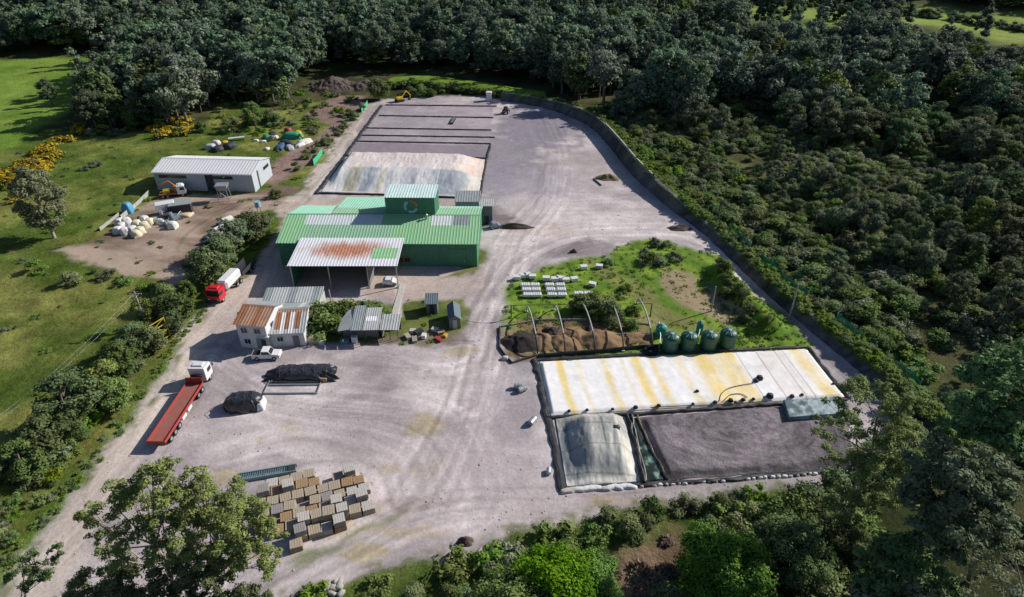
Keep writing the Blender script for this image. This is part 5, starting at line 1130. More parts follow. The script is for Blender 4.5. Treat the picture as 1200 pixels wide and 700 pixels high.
def clumps_round(seed, Hh, Rr, n, low=.35, rk=.36, top=.96, shape='round'):
    g = random.Random(seed); out = []
    zc = Hh*(low+top)/2; rz = Hh*(top-low)/2
    for i in range(n):
        for _ in range(30):
            t = g.uniform(0, 1)
            z = Hh*(low+(top-low)*t)
            if shape == 'round': rr = Rr*math.sqrt(max(0, 1-((z-zc)/rz)**2))
            elif shape == 'cone': rr = Rr*(1.02-t)**.7
            elif shape == 'umbrella': rr = Rr*(.25+.75*sstep(t*1.5))*(1 if t < .8 else .75)
            else: rr = Rr*(.65+.35*math.sin(t*3.1))
            a = g.uniform(0, 6.283); k = g.uniform(.35, 1)**.5
            r = Rr*rk*g.uniform(.7, 1.25)*(.75 if shape == 'cone' and t > .7 else 1)
            x, y = max(rr-r*.5, 0)*k*math.cos(a), max(rr-r*.5, 0)*k*math.sin(a)
            if all((x-p[0])**2+(y-p[1])**2+(z-p[2])**2 > (.55*r)**2*1.6 for p in out): break
        out.append((x, y, z-r*.35, r))
    return out
def trunk(clumps, Hh, r0, seed, nl=7, split=.35, lean=(0, 0), fork=False):
    g = random.Random(seed); m = MB(); top = Vector((lean[0], lean[1], Hh*.78)); mid = Vector((lean[0]*.35+g.uniform(-.3, .3), lean[1]*.35+g.uniform(-.3, .3), Hh*split))
    q = mid.lerp(top, .5)+Vector((g.uniform(-.4, .4), g.uniform(-.4, .4), 0)); m.tube([(0, 0, -.4), (mid.x*.4, mid.y*.4, Hh*split*.5), mid], r0, 8, 0, r0*.75); m.tube([mid, q, top], r0*.75, 7, 0, r0*.25)
    cs = sorted(clumps, key=lambda c: -c[3])[:nl]
    for c in cs:
        t = g.uniform(.0, .9); s = mid.lerp(top, t*.8) if c[2] > mid.z+1 else mid.lerp(Vector((0, 0, 0)), .15); e = Vector(c[:3]); mm = s.lerp(e, .5)+Vector((0, 0, .12*(e-s).length)); m.tube([s, mm, e], r0*.38, 6, 0, r0*.08)
    return m
# proto meshes: (crown mesh, trunk mesh, height, radius)
def proto(name, seed, Hh, Rr, n, leaf, per, mat, shape='round', low=.35, rk=.36, tr=True, tm=None, **k):
    cl = clumps_round(seed, Hh, Rr, n, low, rk, shape=shape); me = crown(name+'_crown', seed, cl, per, leaf, mat, **k)
    tm_ = trunk(cl, Hh, Hh*.022+.05, seed).mesh(name+'_trunk', [tm or bark_m]) if tr else None
    return me, tm_, Hh, Rr
lf_far = leaf_mat('haze_tinted_forest_leaves', (.068, .115, .085), (.215, .31, .165)); lf_farg = leaf_mat('haze_tinted_grey_leaves', (.08, .112, .088), (.25, .31, .195))  # lighter, bluer leaf colours put distance haze into the far trees
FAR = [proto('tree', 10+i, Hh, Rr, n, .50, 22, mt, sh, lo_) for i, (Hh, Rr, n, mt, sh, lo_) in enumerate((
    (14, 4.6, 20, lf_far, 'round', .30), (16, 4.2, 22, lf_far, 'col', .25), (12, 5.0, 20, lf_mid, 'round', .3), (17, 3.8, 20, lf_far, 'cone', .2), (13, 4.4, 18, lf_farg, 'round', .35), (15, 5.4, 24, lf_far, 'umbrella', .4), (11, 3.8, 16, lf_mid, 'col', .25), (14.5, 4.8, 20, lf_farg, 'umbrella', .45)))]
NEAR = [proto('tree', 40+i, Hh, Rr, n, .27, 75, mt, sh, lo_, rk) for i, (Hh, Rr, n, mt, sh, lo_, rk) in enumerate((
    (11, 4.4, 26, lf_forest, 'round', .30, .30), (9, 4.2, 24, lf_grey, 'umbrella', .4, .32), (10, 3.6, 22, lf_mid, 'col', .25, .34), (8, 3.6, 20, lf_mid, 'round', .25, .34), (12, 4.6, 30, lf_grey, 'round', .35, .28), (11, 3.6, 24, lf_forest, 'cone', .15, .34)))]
SHR = [proto('shrub', 70+i, Hh, Rr, n, .15, 210, mt, 'round', .02, .45, False) for i, (Hh, Rr, n, mt) in enumerate(((2.4, 1.7, 9, lf_shrub), (1.8, 1.5, 8, lf_shrub), (3.2, 2.0, 11, lf_mid), (1.5, 1.4, 7, lf_weed), (2.2, 1.8, 9, lf_grey)))]
def inst(pr, name, loc, H_, label, cat, group=None, kx=1., rz=None, parts=True):
    cm_, tm_, h0, r0 = pr; s = H_/h0; sx = s*kx; rz = random.uniform(0, 6.28) if rz is None else rz
    if tm_ is None or not parts:
        o = link(name, cm_, loc=loc, rz=rz); o.scale = (sx, sx, s); return tag(o, label, cat, group)
    e = empty(name, loc, rz, label, cat, group); e.scale = (sx, sx, s); link('crown', cm_, e); link('trunk', tm_, e); return e

# ---- the forest: one pool of trees; the largest in view are individuals, the rest one object
ctrl = dict(F_yard=WP(yard_px), F_lot=WP(lot_px), F_mead=WP(meadow_px), F_field=WP(field_px), F_a=WP([(864, 14), (885, 2), (1006, 10), (998, 30), (940, 22), (880, 25)]), F_b=WP([(1040, 0), (1120, 10), (1300, 20), (1400, 40), (1200, 52), (1165, 50), (1135, 34), (1100, 34), (1050, 26)]), F_c=WP([(765, 14), (786, 16), (784, 23), (764, 22)]), F_slope=WP([(-200, 1200), (330, 700), (380, 672), (470, 650), (560, 635), (660, 600), (800, 580), (1000, 556), (1010, 600), (1000, 700), (1050, 1200)]), F_scrub=WP(scrub_px))
step = 5.9; gx, gy = np.meshgrid(np.arange(-430, 430, step), np.arange(20, 640, step)); gx = gx.ravel()+RNG.uniform(-2.4, 2.4, gx.size); gy = gy.ravel()+RNG.uniform(-2.4, 2.4, gy.size)
keep = np.ones(len(gx), bool)
for k, mrg in (('F_b', 9), ('F_a', 6), ('F_yard', 5.5), ('F_lot', 5), ('F_mead', 2), ('F_field', 7), ('F_slope', 1), ('F_a', 0), ('F_b', 0), ('F_c', 0)): keep &= sdpoly(gx, gy, ctrl[k]) > mrg
clear = WP([(258, 150), (300, 140), (340, 124), (352, 108), (356, 88), (440, 84), (450, 118), (400, 122), (330, 155), (255, 170)]); keep &= sdpoly(gx, gy, clear) > 0
keep &= sdpoly(gx, gy, WP([(430, 118), (430, 84), (520, 84), (600, 94), (650, 106), (650, 120)])) > 0
scr = sdpoly(gx, gy, ctrl['F_scrub'])
keep &= ~((scr < 0) & (RNG.random(len(gx)) < .3)); keep &= ~((scr < 25) & (gx > 40) & (gy < 200) & (RNG.random(len(gx)) < .3))
keep &= ~((gx > -128) & (gx < 20) & (gy < 50)); dgap = fbm(gx, gy, 24, 222, 3); keep &= dgap > .36
pool = []
kx_, ky_, ks_ = gx[keep], gy[keep], scr[keep]; kz_ = hgt(kx_, ky_)-.2; kf_ = ky_ > 205
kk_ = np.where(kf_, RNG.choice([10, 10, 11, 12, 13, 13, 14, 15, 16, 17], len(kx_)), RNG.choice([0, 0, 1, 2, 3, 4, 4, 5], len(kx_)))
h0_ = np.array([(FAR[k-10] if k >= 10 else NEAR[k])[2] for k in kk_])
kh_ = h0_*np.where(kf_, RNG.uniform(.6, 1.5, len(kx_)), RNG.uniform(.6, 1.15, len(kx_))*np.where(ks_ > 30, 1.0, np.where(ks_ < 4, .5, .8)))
bad_ = np.zeros(len(kx_), bool)
for hh in (.6, 1.0):
    qx, qy = Gv(*PX(kx_, ky_, kz_+kh_*hh))
    for fk in ('F_a', 'F_b', 'F_c'): bad_ |= sdpoly(qx, qy, ctrl[fk]) < -3
for x, y, s, z, k, Hh, bd in zip(kx_, ky_, ks_, kz_, kk_, kh_, bad_):
    px, py = PX(x, y, z); k = int(k)
    if bd or px < -260 or px > 1460 or y < 20: continue
    tx, ty = PX(x, y, z+Hh)
    if y < 130 and x > 0 and py > 400 and s < 15: Hh *= .6
    d = math.sqrt(x*x+y*y+(CAM_H-z)**2); vis = (-20 < tx < 1220) and (-10 < py < 720)
    pool.append((d if vis else d+5000, x, y, z, Hh, k, random.uniform(.85, 1.2), random.uniform(0, 6.28)))
pool.sort(); nind = 285; print('pool', len(pool))
src = {}
def region(x, y):
    if x < -20 and y > 200: return 'dark forest tree at the edge of the wood behind the bark mound', 'trees at the back left wood edge'
    if x < -60: return 'forest tree at the left of the meadow', 'trees at the left wood edge'
    if y > 235: return 'dense forest tree in the wood beyond the far end of the gravel', 'trees beyond the far gravel'
    if y > 150: return 'grey green forest tree on the slope right of the upper bank', 'trees right of the upper bank'
    if y > 95: return 'dull green tree in the wood right of the net fence', 'trees right of the net fence'
    return 'dark tree in the wood at the lower right', 'trees at the lower right'
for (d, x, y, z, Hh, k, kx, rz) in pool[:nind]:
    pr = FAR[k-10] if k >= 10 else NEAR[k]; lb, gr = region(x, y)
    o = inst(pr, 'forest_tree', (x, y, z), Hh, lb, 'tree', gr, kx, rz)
    src.setdefault(k, [c for c in o.children if c.name.startswith('crown')][0])
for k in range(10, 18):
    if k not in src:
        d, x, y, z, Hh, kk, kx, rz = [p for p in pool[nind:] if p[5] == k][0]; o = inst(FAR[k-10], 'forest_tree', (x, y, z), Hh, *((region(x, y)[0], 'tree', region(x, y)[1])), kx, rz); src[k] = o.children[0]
def scatter(name, pts, sources, label, cat):
    """points: x,y,z,scale xy,scale z,rot,index -> one object of instances"""
    me = bpy.data.meshes.new(name); a = np.array(pts, np.float32); me.vertices.add(len(a)); me.vertices.foreach_set('co', a[:, :3].ravel())
    for nm, typ in (('sc', 'FLOAT_VECTOR'), ('ro', 'FLOAT_VECTOR'), ('ix', 'INT')): me.attributes.new(nm, typ, 'POINT')
    me.attributes['sc'].data.foreach_set('vector', np.stack([a[:, 3], a[:, 3], a[:, 4]], 1).ravel()); me.attributes['ro'].data.foreach_set('vector', np.stack([a[:, 5]*0, a[:, 5]*0, a[:, 5]], 1).ravel())
    me.attributes['ix'].data.foreach_set('value', a[:, 6].astype(np.int32)); o = link(name, me)
    ng = bpy.data.node_groups.new(name, 'GeometryNodeTree'); ng.interface.new_socket('Geometry', in_out='INPUT', socket_type='NodeSocketGeometry'); ng.interface.new_socket('Geometry', in_out='OUTPUT', socket_type='NodeSocketGeometry')
    gi = ng.nodes.new('NodeGroupInput'); go = ng.nodes.new('NodeGroupOutput'); jn = ng.nodes.new('GeometryNodeJoinGeometry'); ip = ng.nodes.new('GeometryNodeInstanceOnPoints'); ip.inputs['Pick Instance'].default_value = True
    for s in reversed(sources):
        oi = ng.nodes.new('GeometryNodeObjectInfo'); oi.inputs['Object'].default_value = s; oi.inputs['As Instance'].default_value = True; oi.transform_space = 'ORIGINAL'; ng.links.new(oi.outputs['Geometry'], jn.inputs[0])
    def at(nm, typ):
        n = ng.nodes.new('GeometryNodeInputNamedAttribute'); n.data_type = typ; n.inputs['Name'].default_value = nm; return n.outputs['Attribute']
    ng.links.new(gi.outputs[0], ip.inputs['Points']); ng.links.new(jn.outputs[0], ip.inputs['Instance']); ng.links.new(at('ix', 'INT'), ip.inputs['Instance Index'])
    ng.links.new(at('sc', 'FLOAT_VECTOR'), ip.inputs['Scale']); er = ng.nodes.new('FunctionNodeEulerToRotation'); ng.links.new(at('ro', 'FLOAT_VECTOR'), er.inputs[0]); ng.links.new(er.outputs[0], ip.inputs['Rotation']); ng.links.new(ip.outputs[0], go.inputs[0])
    md = o.modifiers.new('scatter', 'NODES'); md.node_group = ng; return tag(o, label, cat, None, 'stuff')
def sc_of(k): return (FAR[k-10] if k >= 10 else NEAR[k])[2]
rest = pool[nind:]; keys = sorted(src)
ok = lambda k: k if k in src else keys[0]
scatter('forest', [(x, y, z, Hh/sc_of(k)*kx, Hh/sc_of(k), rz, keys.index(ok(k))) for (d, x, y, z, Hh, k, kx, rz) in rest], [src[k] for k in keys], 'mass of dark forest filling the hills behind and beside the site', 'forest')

# ---- named trees and bushes
def tree_px(px, py, top, pr, label, cat='tree', name='tree', kx=1., group=None, dy=0):
    p = G(px, py); Hh = hfor(p, top); return inst(pr, name, (p.x, p.y, p.z-.15), Hh, label, cat, group, kx)
tree_px(62, 124, 92, NEAR[0], 'lone dark tree casting a long shadow on the bright left field', kx=1.0, name='field_tree')
GUM = proto('gum', 90, 17, 5.6, 70, .30, 130, lf_grey, 'round', .2, .24, core=.35, tm=bark_p)
tree_px(64, 279, 194, GUM, 'tall airy olive tree standing alone at the left of the dirt lot', name='gum_tree', kx=.95)
cl = clumps_round(97, 7, 2.5, 5); m = trunk(clumps_round(97, 7, 2.6, 18), 7, .16, 97, 18); p = G(98, 104); e = empty('bare_tree', p, 0, 'leafless grey tree at the right side of the bright field', 'tree'); m.build('branches', bark_p, e)
tree_px(444, 117, 92, NEAR[3], 'rounded green tree at the top of the track beside the dark hedge', kx=1.4)
tree_px(300, 150, 118, NEAR[2], 'narrow green tree at the wood edge above the scrap', kx=1.1)
for k, (x, y, t, q) in enumerate(((92, 500, 440, 0), (62, 535, 492, 3), (38, 562, 522, 2), (104, 490, 448, 0), (88, 512, 480, 3), (128, 468, 425, 2), (148, 442, 404, 3), (162, 415, 380, 0), (182, 412, 384, 3), (176, 384, 352, 2), (212, 378, 344, 3), (196, 360, 332, 0), (222, 352, 330, 2), (140, 480, 446, 3), (205, 392, 366, 3))):
    tree_px(x, y, t, NEAR[q], 'bushy olive roadside tree in the hedge between meadow and road', kx=1.15, group='roadside hedge trees', name='hedge_tree')
for k, (x, y, t) in enumerate(((246, 334, 292), (262, 318, 278), (276, 300, 262), (298, 284, 248), (286, 290, 256), (308, 276, 250), (254, 322, 290))):
    tree_px(x, y, t, (NEAR[3], NEAR[0], NEAR[1])[k % 3], 'dense rounded dark shrub in the green island between dirt lot and road', 'shrub', 'tall_shrub', 1.15, 'shrubs on the roadside island')
for k, (x, y, t) in enumerate(((372, 378, 358), (383, 376, 354), (396, 378, 356), (409, 374, 353), (424, 374, 354), (438, 374, 355), (446, 372, 357), (376, 388, 366), (390, 390, 370))):
    tree_px(x, y, t, SHR[k % 3], 'round green bush in the row behind the workshop', 'bush', 'round_bush', 1.25, 'bushes behind the workshop')
def bushes(poly, dens, hr, kinds, name, label, group, out=None, cat='bush', kx=1.2, seed=1):
    w = WP(poly); g = random.Random(seed); x0, y0 = w.min(0); x1, y1 = w.max(0); A = (x1-x0)*(y1-y0); n = int(A*dens); xs = np.array([g.uniform(x0, x1) for _ in range(n)]); ys = np.array([g.uniform(y0, y1) for _ in range(n)])
    ins = sdpoly(xs, ys, w) < 0; res = []
    for x, y in zip(xs[ins], ys[ins]):
        Hh = g.uniform(*hr); k = g.choice(kinds); z = hz(x, y)-.1
        if out is not None: out.append((x, y, z, Hh, k, kx*g.uniform(.8, 1.2), g.uniform(0, 6.28)))
        else: inst(SHR[k], name, (x, y, z), Hh, label, cat, group, kx*g.uniform(.8, 1.2), g.uniform(0, 6.28))
GOR = proto('gorse', 120, 1.9, 2.2, 12, .34, 40, lf_gorse, 'round', .02, .42, False, flower=.95); SHR.append(GOR)
BRT = proto('lime_bush', 130, 9, 5.6, 70, .19, 170, lf_bright, 'round', .08, .27, True, core=.6)
DKB = proto('green_bush', 131, 9, 5.6, 60, .19, 170, lf_shrub, 'round', .08, .27, True, core=.6)
DRY = proto('dry_bush', 140, 1.2, 1.5, 9, .22, 60, lf_dry, 'round', .02, .45, False, elong=3.2); SHR.append(DRY)
bushes([(0, 205), (20, 200), (45, 180), (75, 160), (95, 150), (102, 156), (70, 180), (45, 205), (24, 236), (-10, 242)], .10, (1.2, 2.6), (5,), 'gorse_bush', 'yellow flowering gorse bush in the line below the bright field', 'gorse along the field edge', cat='gorse', kx=1.25)
bushes([(178, 152), (200, 144), (226, 146), (222, 158), (184, 161)], .07, (1.5, 2.6), (5,), 'gorse_bush', 'yellow gorse bush in the clump above the warehouse', 'gorse above the warehouse', cat='gorse', kx=1.2)
bushes([(90, 160), (110, 132), (180, 146), (250, 148), (330, 136), (330, 146), (230, 158), (180, 158), (110, 165)], .03, (1.8, 3.6), (0, 2, 4), 'edge_bush', 'green bush along the foot of the wood above the meadow', 'bushes at the wood foot')
bushes([(100, 196), (128, 192), (130, 204), (102, 206)], .05, (1.5, 2), (4, 0), 'edge_bush', 'isolated olive bush clump in the middle of the left meadow', 'clump in the left meadow')
bushes([(32, 306), (60, 300), (108, 322), (112, 334), (80, 334), (40, 318)], .05, (1.6, 2.8), (0, 2), 'hedge_bush', 'dark bush in the hedge below the tip of the dirt lot', 'hedge below the dirt lot')
bushes([(105, 314), (150, 326), (205, 340), (215, 346), (190, 352), (150, 340), (108, 326)], .10, (1.0, 2.0), (0, 3, 4), 'hedge_bush', 'low bush along the lower edge of the dirt lot', 'low bushes under the dirt lot')
bushes([(328, 232), (345, 205), (372, 184), (400, 158), (428, 128), (424, 126), (392, 152), (360, 180), (335, 205), (318, 230)], .09, (1.2, 2.8), (0, 1, 4), 'verge_bush', 'bush on the strip left of the upper track', 'bushes left of the upper track')
bushes([(668, 350), (700, 340), (722, 352), (722, 384), (700, 380), (676, 374)], .16, (1.8, 3.2), (2, 0), 'garden_bush', 'dark spreading bush in the middle of the garden', 'dark bushes in the garden')
bushes([(704, 308), (712, 306), (740, 350), (745, 385), (732, 388), (722, 350)], .14, (1.0, 1.8), (0, 1), 'garden_bush', 'low dark bush in the diagonal garden hedge', 'diagonal garden hedge')
bushes([(722, 296), (760, 286), (800, 290), (812, 310), (780, 316), (745, 306)], .10, (1.0, 2.4), (3, 0, 4), 'garden_bush', 'leafy bush at the top corner of the garden', 'bushes at the top of the garden')
bushes([(832, 308), (838, 304), (860, 328), (884, 352), (904, 380), (888, 388), (866, 374), (848, 345)], .3, (.9, 2.0), (0, 2, 1), 'bank_bush', 'thick dark bush in the hedge between bare patch and lane', 'hedge beside the lane')
bushes([(480, 108), (486, 98), (510, 98), (540, 104), (508, 116), (486, 118)], .06, (2.0, 3.5), (0, 2), 'hedge_bush', 'dark bush of the hedge at the top end of the beds', 'hedge at the top of the beds')
for k, (x, y, t) in enumerate(((840, 688, 632), (920, 672, 622), (648, 724, 666), (603, 742, 690), (690, 708, 664), (978, 655, 618))):
    tree_px(x, y, t, (DKB if k in (1, 5) else BRT), '%s tree on the bottom slope' % ('large round lime green', 'dark green leafy', 'broad lime green', 'lowest lime green', 'slim lime green', 'half shaded green')[k], 'tree', 'bushy_tree', 1.0)
bank = []
bushes([(440, 700), (560, 652), (640, 628), (700, 604), (760, 592), (830, 588), (880, 582), (985, 568), (1000, 600), (960, 640), (860, 640), (800, 620), (760, 626), (700, 650), (640, 690), (560, 720)], .17, (1.1, 2.6), (0, 1, 2, 3, 4), '', '', '', bank)
bushes([(860, 584), (990, 562), (1010, 590), (1000, 650), (930, 650), (870, 610)], .10, (2, 4.2), (0, 2), '', '', '', bank)
bushes([(350, 720), (385, 684), (450, 672), (560, 660), (520, 700), (420, 730)], .12, (.8, 1.9), (3, 1, 4, 0), '', '', '', bank)
bushes([(700, 720), (708, 680), (730, 646), (790, 626), (800, 640), (780, 700)], .16, (.5, .9), (6,), '', '', '', bank)
bushes([(745, 720), (790, 690), (860, 700), (1000, 690), (1040, 720), (900, 760)], .06, (2, 4), (0, 2), '', '', '', bank)
bank.sort(key=lambda t: math.hypot(t[0], t[1])); nb = 150
random.Random(1).shuffle(bank)
for (x, y, z, Hh, k, kx, rz) in bank[:nb]: inst(SHR[k], 'slope_bush', (x, y, z), Hh, 'dry brown bush on the bare bottom slope' if k == 6 else 'leafy bush on the slope below the gravel edge', 'bush', 'dry bushes on the bottom slope' if k == 6 else 'bushes on the bottom slope', kx, rz)
# undergrowth: weeds and low scrub nobody could count
und = []
def und_add(poly, dens, hr, kinds, seed, kx=1.3): bushes(poly, dens, hr, kinds, '', '', '', und, seed=seed, kx=kx)
und += bank[nb:]
und_add(scrub_px, .10, (.8, 3.0), (0, 2, 3, 4), 5)
und_add([(700, 130), (760, 150), (880, 190), (950, 250), (1080, 400), (1200, 440), (1300, 700), (1250, 250), (1000, 130), (800, 100)], .10, (1.2, 3.6), (0, 2, 4), 6); und_add([(760, 215), (850, 200), (960, 290), (1060, 400), (1040, 430), (930, 340), (840, 265)], .12, (1.5, 3.6), (0, 2, 4), 46)
und_add([(-60, 560), (40, 515), (90, 475), (108, 515), (62, 580), (5, 635), (-60, 680)], .25, (1, 2.8), (0, 4, 2, 3), 41)
und_add([(1052, 16), (1100, 19), (1140, 26), (1200, 34), (1260, 46), (1258, 50), (1198, 38), (1138, 30), (1098, 22), (1052, 19)], .05, (2.5, 5), (4, 0), 42); und_add([(925, 4), (990, 11), (990, 14), (925, 7)], .06, (2, 4), (4, 2), 43)
und_add(garden_px, .9, (.15, .42), (3,), 7, 1.6); und_add(hedge_isl_px, .25, (.4, 1.0), (3, 0), 8); und_add(isl_px, .10, (.25, .6), (3,), 9)
und_add(verge_px, .4, (.25, .7), (3, 3, 0), 10); und_add([(1040, 455), (1075, 490), (1060, 545), (1000, 575), (1000, 545), (1050, 500)], .3, (1.2, 3), (0, 2, 4), 31); und_add([(0, 676), (40, 632), (100, 564), (152, 494), (198, 426), (180, 428), (120, 500), (60, 580), (-20, 660)], .20, (.3, .9), (3, 0, 4), 11)
und_add([(80, 520), (132, 468), (182, 402), (208, 362), (200, 350), (155, 390), (105, 440), (62, 500)], .26, (1.0, 3.0), (0, 4, 2), 19)
und_add(meadow_px, .02, (.2, .7), (4, 3, 0), 12, 1.8)
und_add([(250, 92), (360, 100), (420, 115), (400, 150), (330, 170), (262, 160), (250, 130)], .03, (.8, 2.2), (3, 0, 4), 22)
crest = []
rs = random.Random(8)
for i in range(8, len(tp)-1):
    p = tp[i]
    for _ in range(1 if i < 62 else 4):
        o_ = rs.uniform(1.2, 2.6) if i < 62 else rs.uniform(.3, 2.3); und.append((p.x+o_+rs.uniform(-.6, .6), p.y+rs.uniform(-.8, .8), p.z-.1-max(0, o_-1.6)*.6, rs.uniform(.5, 1.3), rs.choice((3, 3, 3, 0)), 1.5, rs.uniform(0, 6.28)))
for p in gq:
    for _ in range(7): und.append((p.x+rs.uniform(-1.5, 1.5), p.y+rs.uniform(-4, -.5), 1.0+rs.uniform(-.6, .3), rs.uniform(.8, 1.6), rs.choice((3, 0, 0)), 1.2, rs.uniform(0, 6.28)))
# one individual of each low kind lends its shape to the undergrowth
ssrc = []
for k in range(7):
    c = [o for o in C.objects if o.data == SHR[k][0] and not o.parent]
    if not c:
        q = G(640+k*14, 636-k); c = [inst(SHR[k], 'slope_bush', (q.x, q.y, 0), SHR[k][2], 'leafy bush on the slope below the gravel edge', 'bush', 'bushes on the bottom slope')]
    ssrc.append(c[0])
scatter('undergrowth', [(x, y, z, Hh/SHR[k][2]*kx, Hh/SHR[k][2], rz, k) for (x, y, z, Hh, k, kx, rz) in und], ssrc, 'weeds and low scrub over the verges, banks and clearings', 'undergrowth')
print('und', len(und), 'bank', len(bank))
LOOSE = []
# pale broken rock on the bottom edge
rs = random.Random(6)
for k in range(26):
    q = G(rs.uniform(560, 606), rs.uniform(640, 660)) if k < 16 else G(rs.uniform(376, 412), rs.uniform(682, 698)); tag(link('rubble_stone', blobmesh('rubble_stone', rs.uniform(.5, 1.2), rs.uniform(.5, 1), rs.uniform(.3, .6), concrete, 300+k, 9, .3), loc=(q.x, q.y, .1), rz=rs.uniform(0, 3)), 'pale stone in the rubble at the bottom gravel edge' if k < 16 else 'pale stone in the small heap at the very bottom edge', 'stone', 'rubble at the bottom edge')

ypoly = WP(yard_px); rs = random.Random(77); n = 5200; xs = np.array([rs.uniform(-70, 70) for _ in range(n)]); ys = np.array([rs.uniform(42, 240) for _ in range(n)]); ok_ = (sdpoly(xs, ys, ypoly) < -1) & (fbm(xs, ys, 14, 300, 3) > rs.uniform(.42, .44))
for q in (garden_px, isl_px, Wc_c): ok_ &= sdpoly(xs, ys, WP(q)) > .5
bb = [(331, 311), (560, 313), (562, 240), (340, 238)]; ok_ &= sdpoly(xs, ys, WP(bb)) > 0; st_src = [o for o in C.objects if o.name.startswith('rubble_stone')][:4]
scatter('loose_stones', [(x, y, .0, rs.uniform(.1, .3), rs.uniform(.08, .22), rs.uniform(0, 6), rs.randrange(4)) for x, y in zip(xs[ok_], ys[ok_])], st_src, 'loose stones and clods strewn over the gravel yard', 'stones')
# ---- large trees near the camera, with visible limbs
def gum(name, bx, by, tops, label, seed, leaf=.125, per=470, mat=lf_gum, tm=bark_p, z0=None, core=0, trunk_r=.26, sq=.62):
    """tops: pixel x, pixel y, depth offset (m towards the camera), radius — crown clumps hung around a forked trunk"""
    b = G(bx, by); g = random.Random(seed); cl = []
    for (x, y, dy, r, *hh) in tops:
        Yc = b.y+dy; a_, b2, c2 = ray(x, y); t = Yc/b2; c = Vector((a_*t, Yc, CAM_H+c2*t)); cl.append((c.x-b.x, c.y-b.y, c.z-b.z, r))
    full = []
    for (x, y, z, r) in cl:
        for _ in range(max(4, int(r*7))):
            u = Vector((g.gauss(0, 1), g.gauss(0, 1), g.gauss(0, .75))).normalized()*r*g.uniform(.3, 1.1); rr = r*g.uniform(.24, .46); full.append((x+u.x, y+u.y, z+u.z, rr))
    e = empty(name, (b.x, b.y, b.z-.2), 0, label, 'tree'); link('crown', crown('crown', seed, full, per, leaf, mat, core=core, jit=.6, squash=sq, up=.5, elong=1.9), e)
    m = MB(); top = max(c[2] for c in cl); cx = sum(c[0] for c in cl)/len(cl); cy = sum(c[1] for c in cl)/len(cl); fork = Vector((cx*.25, cy*.25, top*.38)); m.tube([(0, 0, -.3), (cx*.08, cy*.08, top*.2), fork], trunk_r, 9, 0, trunk_r*.8)
    hub2 = Vector((cx*.6, cy*.6, top*.62)); m.tube([fork, fork.lerp(hub2, .5)+Vector((.3, 0, 0)), hub2], trunk_r*.7, 8, 0, trunk_r*.45)
    for i, c in enumerate(cl):
        s = fork if i % 2 else hub2; en = Vector(c[:3]); md_ = s.lerp(en, .5)+Vector((g.uniform(-.5, .5), g.uniform(-.5, .5), .10*(en-s).length)); m.tube([s, md_, en], trunk_r*.34, 7, 0, trunk_r*.1)
        for f in [f for f in full if (Vector(f[:3])-en).length < c[3]*1.1][:5]: q = md_.lerp(en, g.uniform(.3, .9)); m.tube([q, q.lerp(Vector(f[:3]), .5)+Vector((0, 0, .2)), f[:3]], trunk_r*.11, 5, 0, .02)
    m.build('trunk', tm, e); return e
gum('gum_tree', 232, 745, [(178, 556, 1, 1.7), (150, 572, 1, 1.6), (132, 590, 0, 1.5), (108, 604, 1, 1.3), (200, 580, 0, 1.9), (168, 612, 0, 1.6), (142, 630, -1, 1.3), (205, 620, -1, 1.7), (180, 648, -2, 1.5), (140, 655, -1, 1.4), (125, 645, 0, 1.1), (158, 592, 1, 1.4), (190, 600, 0, 1.4), (215, 596, 0, 1.4), (160, 560, 1, 1.1), (195, 545, 1, 1.0), (118, 622, 0, 1.2), (225, 645, -1, 1.6)], 'big airy gum tree at the bottom left, spreading over the road', 501)
gum('gum_tree', 262, 740, [(232, 572, 1, 1.8), (258, 590, 0, 1.9), (240, 612, 0, 1.8), (275, 602, 0, 1.8), (298, 622, 0, 1.7), (262, 632, -1, 1.6), (300, 592, 1, 1.3), (318, 640, -1, 1.3), (285, 648, -1, 1.5), (236, 552, 1, .9), (215, 562, 1, 1.1), (275, 575, 1, 1.2), (312, 610, 0, 1.2), (245, 650, -1, 1.6), (270, 665, -1, 1.5), (305, 662, -1, 1.3), (325, 622, 0, 1.0), (222, 600, 0, 1.4)], 'big gum tree with forked pale limbs covering the left of the crates', 502)
gum('gum_tree', 196, 760, [(110, 668, 0, 1.7), (150, 676, 0, 1.8), (190, 672, 0, 1.8), (225, 668, 0, 1.6), (125, 690, -1, 1.6), (170, 696, -1, 1.7), (210, 692, -1, 1.6), (95, 690, 0, 1.3), (250, 680, -1, 1.6), (285, 690, -1, 1.5), (310, 700, -1, 1.3), (240, 704, -2, 1.6), (75, 700, 0, 1.2), (140, 705, -2, 1.6), (270, 710, -2, 1.5)], 'dense lower green tree beneath the two gum trees', 503, mat=lf_mid, core=.6)
gum('dark_tree', 30, 752, [(48, 662, 0, 1.2), (25, 655, 0, 1.1), (62, 650, 0, 1.0), (40, 680, 0, 1.2), (12, 672, 0, 1.0), (58, 672, 0, 1.0)], 'dark tree in the bottom left corner by the road', 504, mat=lf_forest, trunk_r=.2)
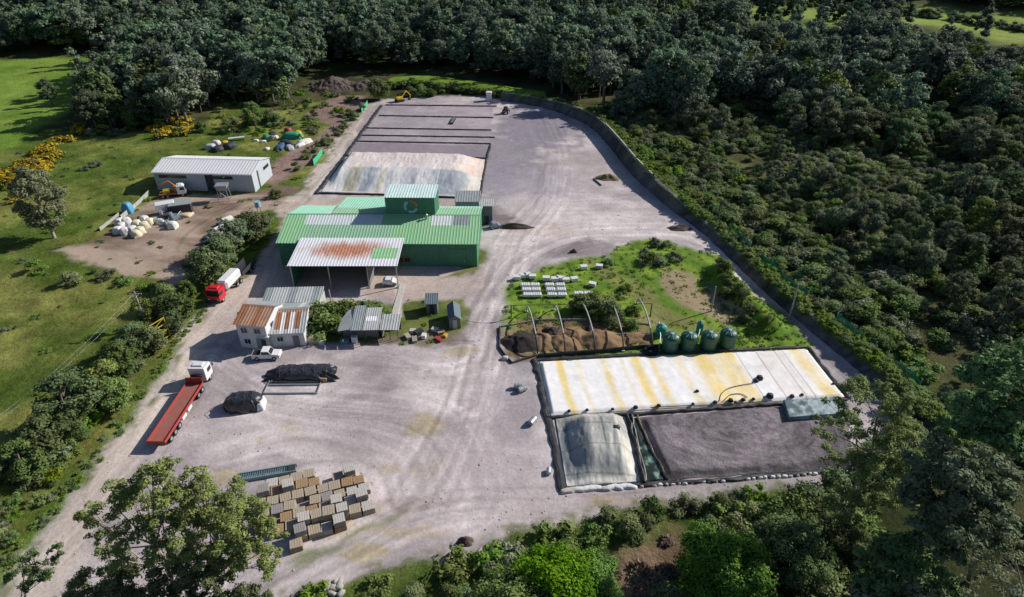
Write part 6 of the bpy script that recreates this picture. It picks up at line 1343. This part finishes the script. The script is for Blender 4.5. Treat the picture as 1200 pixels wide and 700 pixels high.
gum('gum_tree', 986, 632, [(1012, 458, 0, 1.7), (985, 478, 0, 1.6), (1042, 478, 1, 1.5), (1005, 500, 0, 1.8), (972, 505, 0, 1.3), (1038, 512, 0, 1.8), (960, 490, 0, .8), (1015, 540, -1, 1.9), (988, 545, -1, 1.3), (1045, 545, -1, 1.6), (1000, 572, -1, 1.8), (1070, 505, 1, 1.3), (1025, 590, -1, 1.7), (1062, 470, 0, 1.5), (1040, 455, 0, 1.2), (1055, 500, 0, 1.5), (1078, 535, 0, 1.6), (1030, 565, -1, 1.6), (1058, 575, -1, 1.6), (990, 605, -1, 1.6), (970, 530, 0, 1.1), (975, 580, -1, 1.3)], 'tall gum tree hiding the right corner of the dark grit bed', 505)
gum('dark_conifer', 1120, 720, [(1120, 545, 0, 2.6), (1090, 560, 0, 2.4), (1150, 560, 0, 2.6), (1175, 580, 0, 2.2), (1075, 585, -1, 2.2), (1110, 590, -1, 2.6), (1150, 600, -1, 2.6), (1090, 620, -1, 2.2), (1130, 630, -2, 2.4), (1180, 625, -1, 2.0)], 'broad dark layered tree at the lower right', 506, leaf=.22, per=200, mat=lf_grey, tm=bark_m, core=.5, sq=.5)
gum('dark_tree', 1200, 650, [(1160, 440, 0, 2.4), (1190, 425, 0, 2.4), (1140, 470, 0, 2.2), (1180, 470, 0, 2.6), (1210, 460, 0, 2.6), (1160, 505, -1, 2.4), (1200, 510, -1, 2.6), (1130, 500, 0, 1.9)], 'very tall dark tree at the right edge of the picture', 507, leaf=.22, per=200, mat=lf_forest, tm=bark_m, core=.55)
gum('dark_tree', 1060, 735, [(1060, 640, 0, 2.0), (1030, 650, 0, 1.8), (1080, 665, 0, 2.0), (1045, 680, -1, 1.9), (1015, 668, 0, 1.6), (1100, 690, 0, 2.0)], 'shaded dark tree at the bottom right beside the lime bushes', 508, leaf=.22, per=200, mat=lf_forest, tm=bark_m, core=.55)
gum('gum_tree', 1170, 800, [(1160, 660, 0, 1.6), (1190, 650, 0, 1.6), (1180, 685, 0, 1.5), (1140, 690, 0, 1.2)], 'thin tree with bare pale limbs in the bottom right corner', 509, mat=lf_grey, core=0, per=150)
